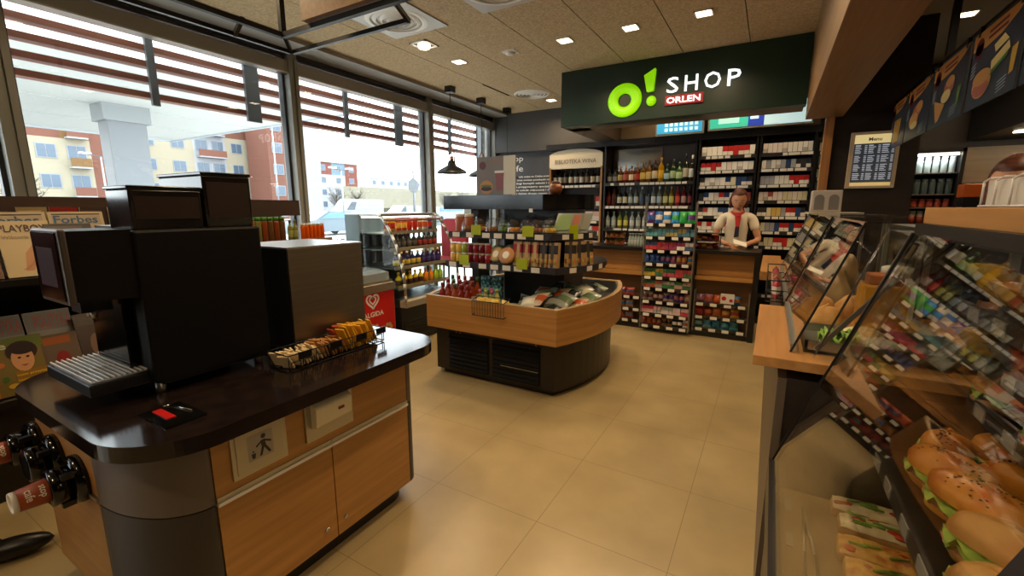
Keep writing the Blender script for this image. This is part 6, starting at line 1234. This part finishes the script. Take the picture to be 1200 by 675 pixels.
def hand(parent, wrist, d, palm_n, side):
    # one continuous skinned hand: palm and five bent fingers
    d = d.normalized(); nn = palm_n.normalized(); s_ = d.cross(nn).normalized() * side; V = [wrist, wrist + d * .045]; E_ = [(0, 1)]; R_ = [(.022, .016), (.03, .014)]
    for k, (o, L) in enumerate(((-.027, .062), (-.009, .072), (.009, .068), (.026, .054))):
        p0 = wrist + d * .075 + s_ * o; i0 = len(V); V += [p0, p0 + d * L * .42 - nn * .01, p0 + d * L * .68 - nn * .028, p0 + d * L * .75 - nn * .046]; E_ += [(1, i0), (i0, i0 + 1), (i0 + 1, i0 + 2), (i0 + 2, i0 + 3)]; R_ += [.0095, .0088, .008, .007]
    i0 = len(V); p = wrist + d * .02 - s_ * .026; V += [p, p + d * .028 - s_ * .02 - nn * .01, p + d * .055 - s_ * .022 - nn * .022]; E_ += [(0, i0), (i0, i0 + 1), (i0 + 1, i0 + 2)]; R_ += [.013, .0105, .009]
    o = skinmesh('hand', [tuple(v - wloc(parent)) for v in V], E_, R_, skinm, parent); return o
def person(name_lab, base, face, top_m, leg_m, H=1.68, head_tilt=.0, arms='down', sleeves='short', hair='tied', shoe=None, stride=0.0, group=None, lean=0.0):
    base = Vector(base); fw = Vector((math.cos(face), math.sin(face), 0)); rt = Vector((fw.y, -fw.x, 0)); up = Vector((0, 0, 1)); k = H / 1.7
    t = thing('person', name_lab, 'person', base, group)
    def P(x, y, z): return base + rt * x * k + fw * (y + lean * max(0, z - .9)) * k + up * z * k
    J = {'pel': P(0, 0, .95), 'waist': P(0, .0, 1.08), 'chest': P(0, 0, 1.26), 'sh': P(0, -.01, 1.40), 'neck': P(0, 0, 1.47), 'head': P(0, .015, 1.53)}
    for s_, n in ((-1, 'l'), (1, 'r')):
        st = stride * s_
        J['hip' + n] = P(s_ * .09, 0, .90); J['kn' + n] = P(s_ * .1, .03 + st * .5, .5); J['an' + n] = P(s_ * .1, st, .09); J['shd' + n] = P(s_ * .165, -.01, 1.385)
        if arms == 'down': J['el' + n] = P(s_ * .24, -.02, 1.12); J['wr' + n] = P(s_ * .25, .08, .88)
        else: J['el' + n] = P(s_ * .25, .04, 1.12); J['wr' + n] = P(s_ * .08, .27, 1.07)
    names = list(J); V = [tuple(J[n] - base) for n in names]; ix = names.index
    Es = [('pel', 'waist'), ('waist', 'chest'), ('chest', 'sh'), ('sh', 'neck'), ('neck', 'head')]
    for n in 'lr': Es += [('pel', 'hip' + n), ('hip' + n, 'kn' + n), ('kn' + n, 'an' + n), ('sh', 'shd' + n), ('shd' + n, 'el' + n), ('el' + n, 'wr' + n)]
    rad = {'pel': (.14, .1), 'waist': (.115, .085), 'chest': (.135, .098), 'sh': (.11, .07), 'neck': (.05, .05), 'head': (.05, .05)}
    for n in 'lr': rad.update({'hip' + n: .085, 'kn' + n: .055, 'an' + n: .038, 'shd' + n: .052, 'el' + n: .038, 'wr' + n: .026})
    body = skinmesh('body', V, [(ix(a), ix(b_)) for a, b_ in Es], [tuple(q * k for q in r) if isinstance(r, tuple) else r * k for r in (rad[n] for n in names)], skinm, t, 2)
    b = B(); hc = P(0, .03 , 1.60); fdir = (fw * math.cos(head_tilt) - up * math.sin(head_tilt)); hu = (up * math.cos(head_tilt) + fw * math.sin(head_tilt)); hs_ = k * 1.1; Ph = headmesh(b, hc, hs_, fdir, hu); hd_ = b.part('head', body); face_parts(Ph, hs_, body)
    hb = B(); n = 22; vs = []
    for j in range(13):
        th = math.pi * .62 * j / 12
        for i in range(n):
            a = 2 * math.pi * i / n; x, y, z = math.sin(th) * math.sin(a), math.sin(th) * math.cos(a), math.cos(th)
            if y > .35 and z < .62: sc_ = .9; 
            else: sc_ = 1.12 + .02 * math.sin(a * 9)
            vs.append(Ph(x * .078 * sc_, y * .098 * sc_ - .004, z * .118 * sc_))
    hb.add(vs, [(j * n + i, (j + 1) * n + i, (j + 1) * n + (i + 1) % n, j * n + (i + 1) % n) for j in range(12) for i in range(n)], hairm, True)
    if hair == 'tied': hb.ball(Ph(0, -.115, .0), (.04 * k, .04 * k, .05 * k), hairm, 12, 8)
    for sx in (-1, 1): hb.ball(Ph(sx * .078, .0, -.03), (.022 * k, .035 * k, .075 * k), hairm, 10, 8)
    hb.part('hair', t)
    # clothes
    def cloth(nm, keys, edges, rr_, m, sub=2): return skinmesh(nm, [tuple(J[q] - base) if isinstance(q, str) else tuple(q - base) for q in keys], edges, rr_, m, t, sub)
    g = lambda r: tuple(q * k * 1.13 for q in r) if isinstance(r, tuple) else r * k * 1.2
    ks = ['waist', 'pel', 'chest', 'sh', 'shdl', 'shdr']; es = [(0, 1), (0, 2), (2, 3), (3, 4), (3, 5)]; rr_ = [g(rad[q]) for q in ks]
    if sleeves == 'short':
        for n in 'lr': ks.append(J['shd' + n].lerp(J['el' + n], .62)); es.append((4 if n == 'l' else 5, len(ks) - 1)); rr_.append(.062 * k)
    else:
        for n in 'lr': ks.append('el' + n); es.append((4 if n == 'l' else 5, len(ks) - 1)); rr_.append(.052 * k); ks.append(J['el' + n].lerp(J['wr' + n], .92)); es.append((len(ks) - 2, len(ks) - 1)); rr_.append(.04 * k)
    cloth('shirt' if sleeves == 'short' else 'jacket', ks, es, rr_, top_m)
    ks = ['pel']; es = []; rr_ = [g(rad['pel'])]
    for n in 'lr':
        ks += ['hip' + n, 'kn' + n, 'an' + n]; i = len(ks); es += [(0, i - 3), (i - 3, i - 2), (i - 2, i - 1)]; rr_ += [.1 * k, .07 * k, .058 * k]
    cloth('trousers', ks, es, rr_, leg_m)
    for n in 'lr':
        a = J['an' + n]; b = B(); b.ball((0, 0, 0), (.05, .135, .045), mat('black_shoe', '#0d0b0b', .35), 16, 10, f=lambda d: 1 + .12 * max(0, d.y)); sc0 = a + fw * .06 + Vector((0, 0, -.043)); b.v = [tuple(sc0 + rt * v[0] + fw * v[1] + up * max(-.04, v[2])) for v in b.v]; b.ball(a + Vector((0, 0, -.02)), .055, mat('black_shoe', '#0d0b0b', .35), 12, 8); b.part('shoe', t)
        wd_ = (J['wr' + n] - J['el' + n]); hand(body, J['wr' + n] - wd_.normalized() * .005, wd_, up if arms != 'down' else rt * (1 if n == 'l' else -1), 1 if n == 'r' else -1)
    return t, P, J, k
shirt = mat('cream_shirt', '#ddd2bd', .7); dkt = mat('dark_trousers', '#15131a', .8)
t, P, J, k = person('woman with auburn hair, cream shirt and red scarf reading at the till', (-.36, 6.10, 0), -math.pi / 2 + .12, shirt, dkt, 1.69, .45, 'hold', 'short', 'tied')
b = B(); rs = mat('red_scarf', '#b01c1c', .55); n = 20; vs = []
for j in range(4):
    for i in range(n): a = 2 * math.pi * i / n; r_ = (.062, .07, .075, .066)[j]; vs.append(P(r_ * math.cos(a) * 1.15, r_ * math.sin(a) + .01, (1.47, 1.455, 1.43, 1.405)[j] - .02 * max(0, math.sin(a))))
b.add(vs, [(j * n + i, j * n + (i + 1) % n, (j + 1) * n + (i + 1) % n, (j + 1) * n + i) for j in range(3) for i in range(n)], rs, True)
b.prism([(0, 0), (0, 0), (0, 0)], 'z', 0, 0, rs) if False else None; q_ = [P(-.035, .125, 1.42), P(.035, .125, 1.42), P(.022, .15, 1.28), P(-.022, .15, 1.28)]; b.add(q_ + [v - Vector((0, .012, 0)) * -1 for v in q_], [(0, 1, 2, 3), (7, 6, 5, 4)], rs); b.ball(P(0, .115, 1.40), (.03, .02, .025), rs); b.add([P(-.022, .15, 1.28), P(.022, .15, 1.28), P(.03, .155, 1.15), P(-.022, .155, 1.16)], [(0, 1, 2, 3)], mat('navy_scarf', '#1a1c38', .6)); b.part('scarf', t)
B().obox(P(-.03, .36, 1.10), P(.07, .3, 1.08) - P(0, .3, 1.06), (P(0, .34, 1.04) - P(0, .29, 1.06)), (0, 0, .003), white).thing('paper_slip', 'white paper slip held by the woman at the till', 'paper')
person('person in dark maroon jacket at the left edge facing magazines', (-2.96, .12, 0), math.pi * .35, mat('maroon_jacket', '#3a0f14', .8), mat('black_trousers', '#0c0b0d', .8), 1.72, .1, 'down', 'long', 'short', stride=.25)
person('person with auburn hair behind the oak topped case, mostly hidden', (.985, 3.02, 0), -math.pi / 2 - .6, mat('dark_top', '#1e1716', .8), dkt, 1.70, .3, 'down', 'long', 'tied')
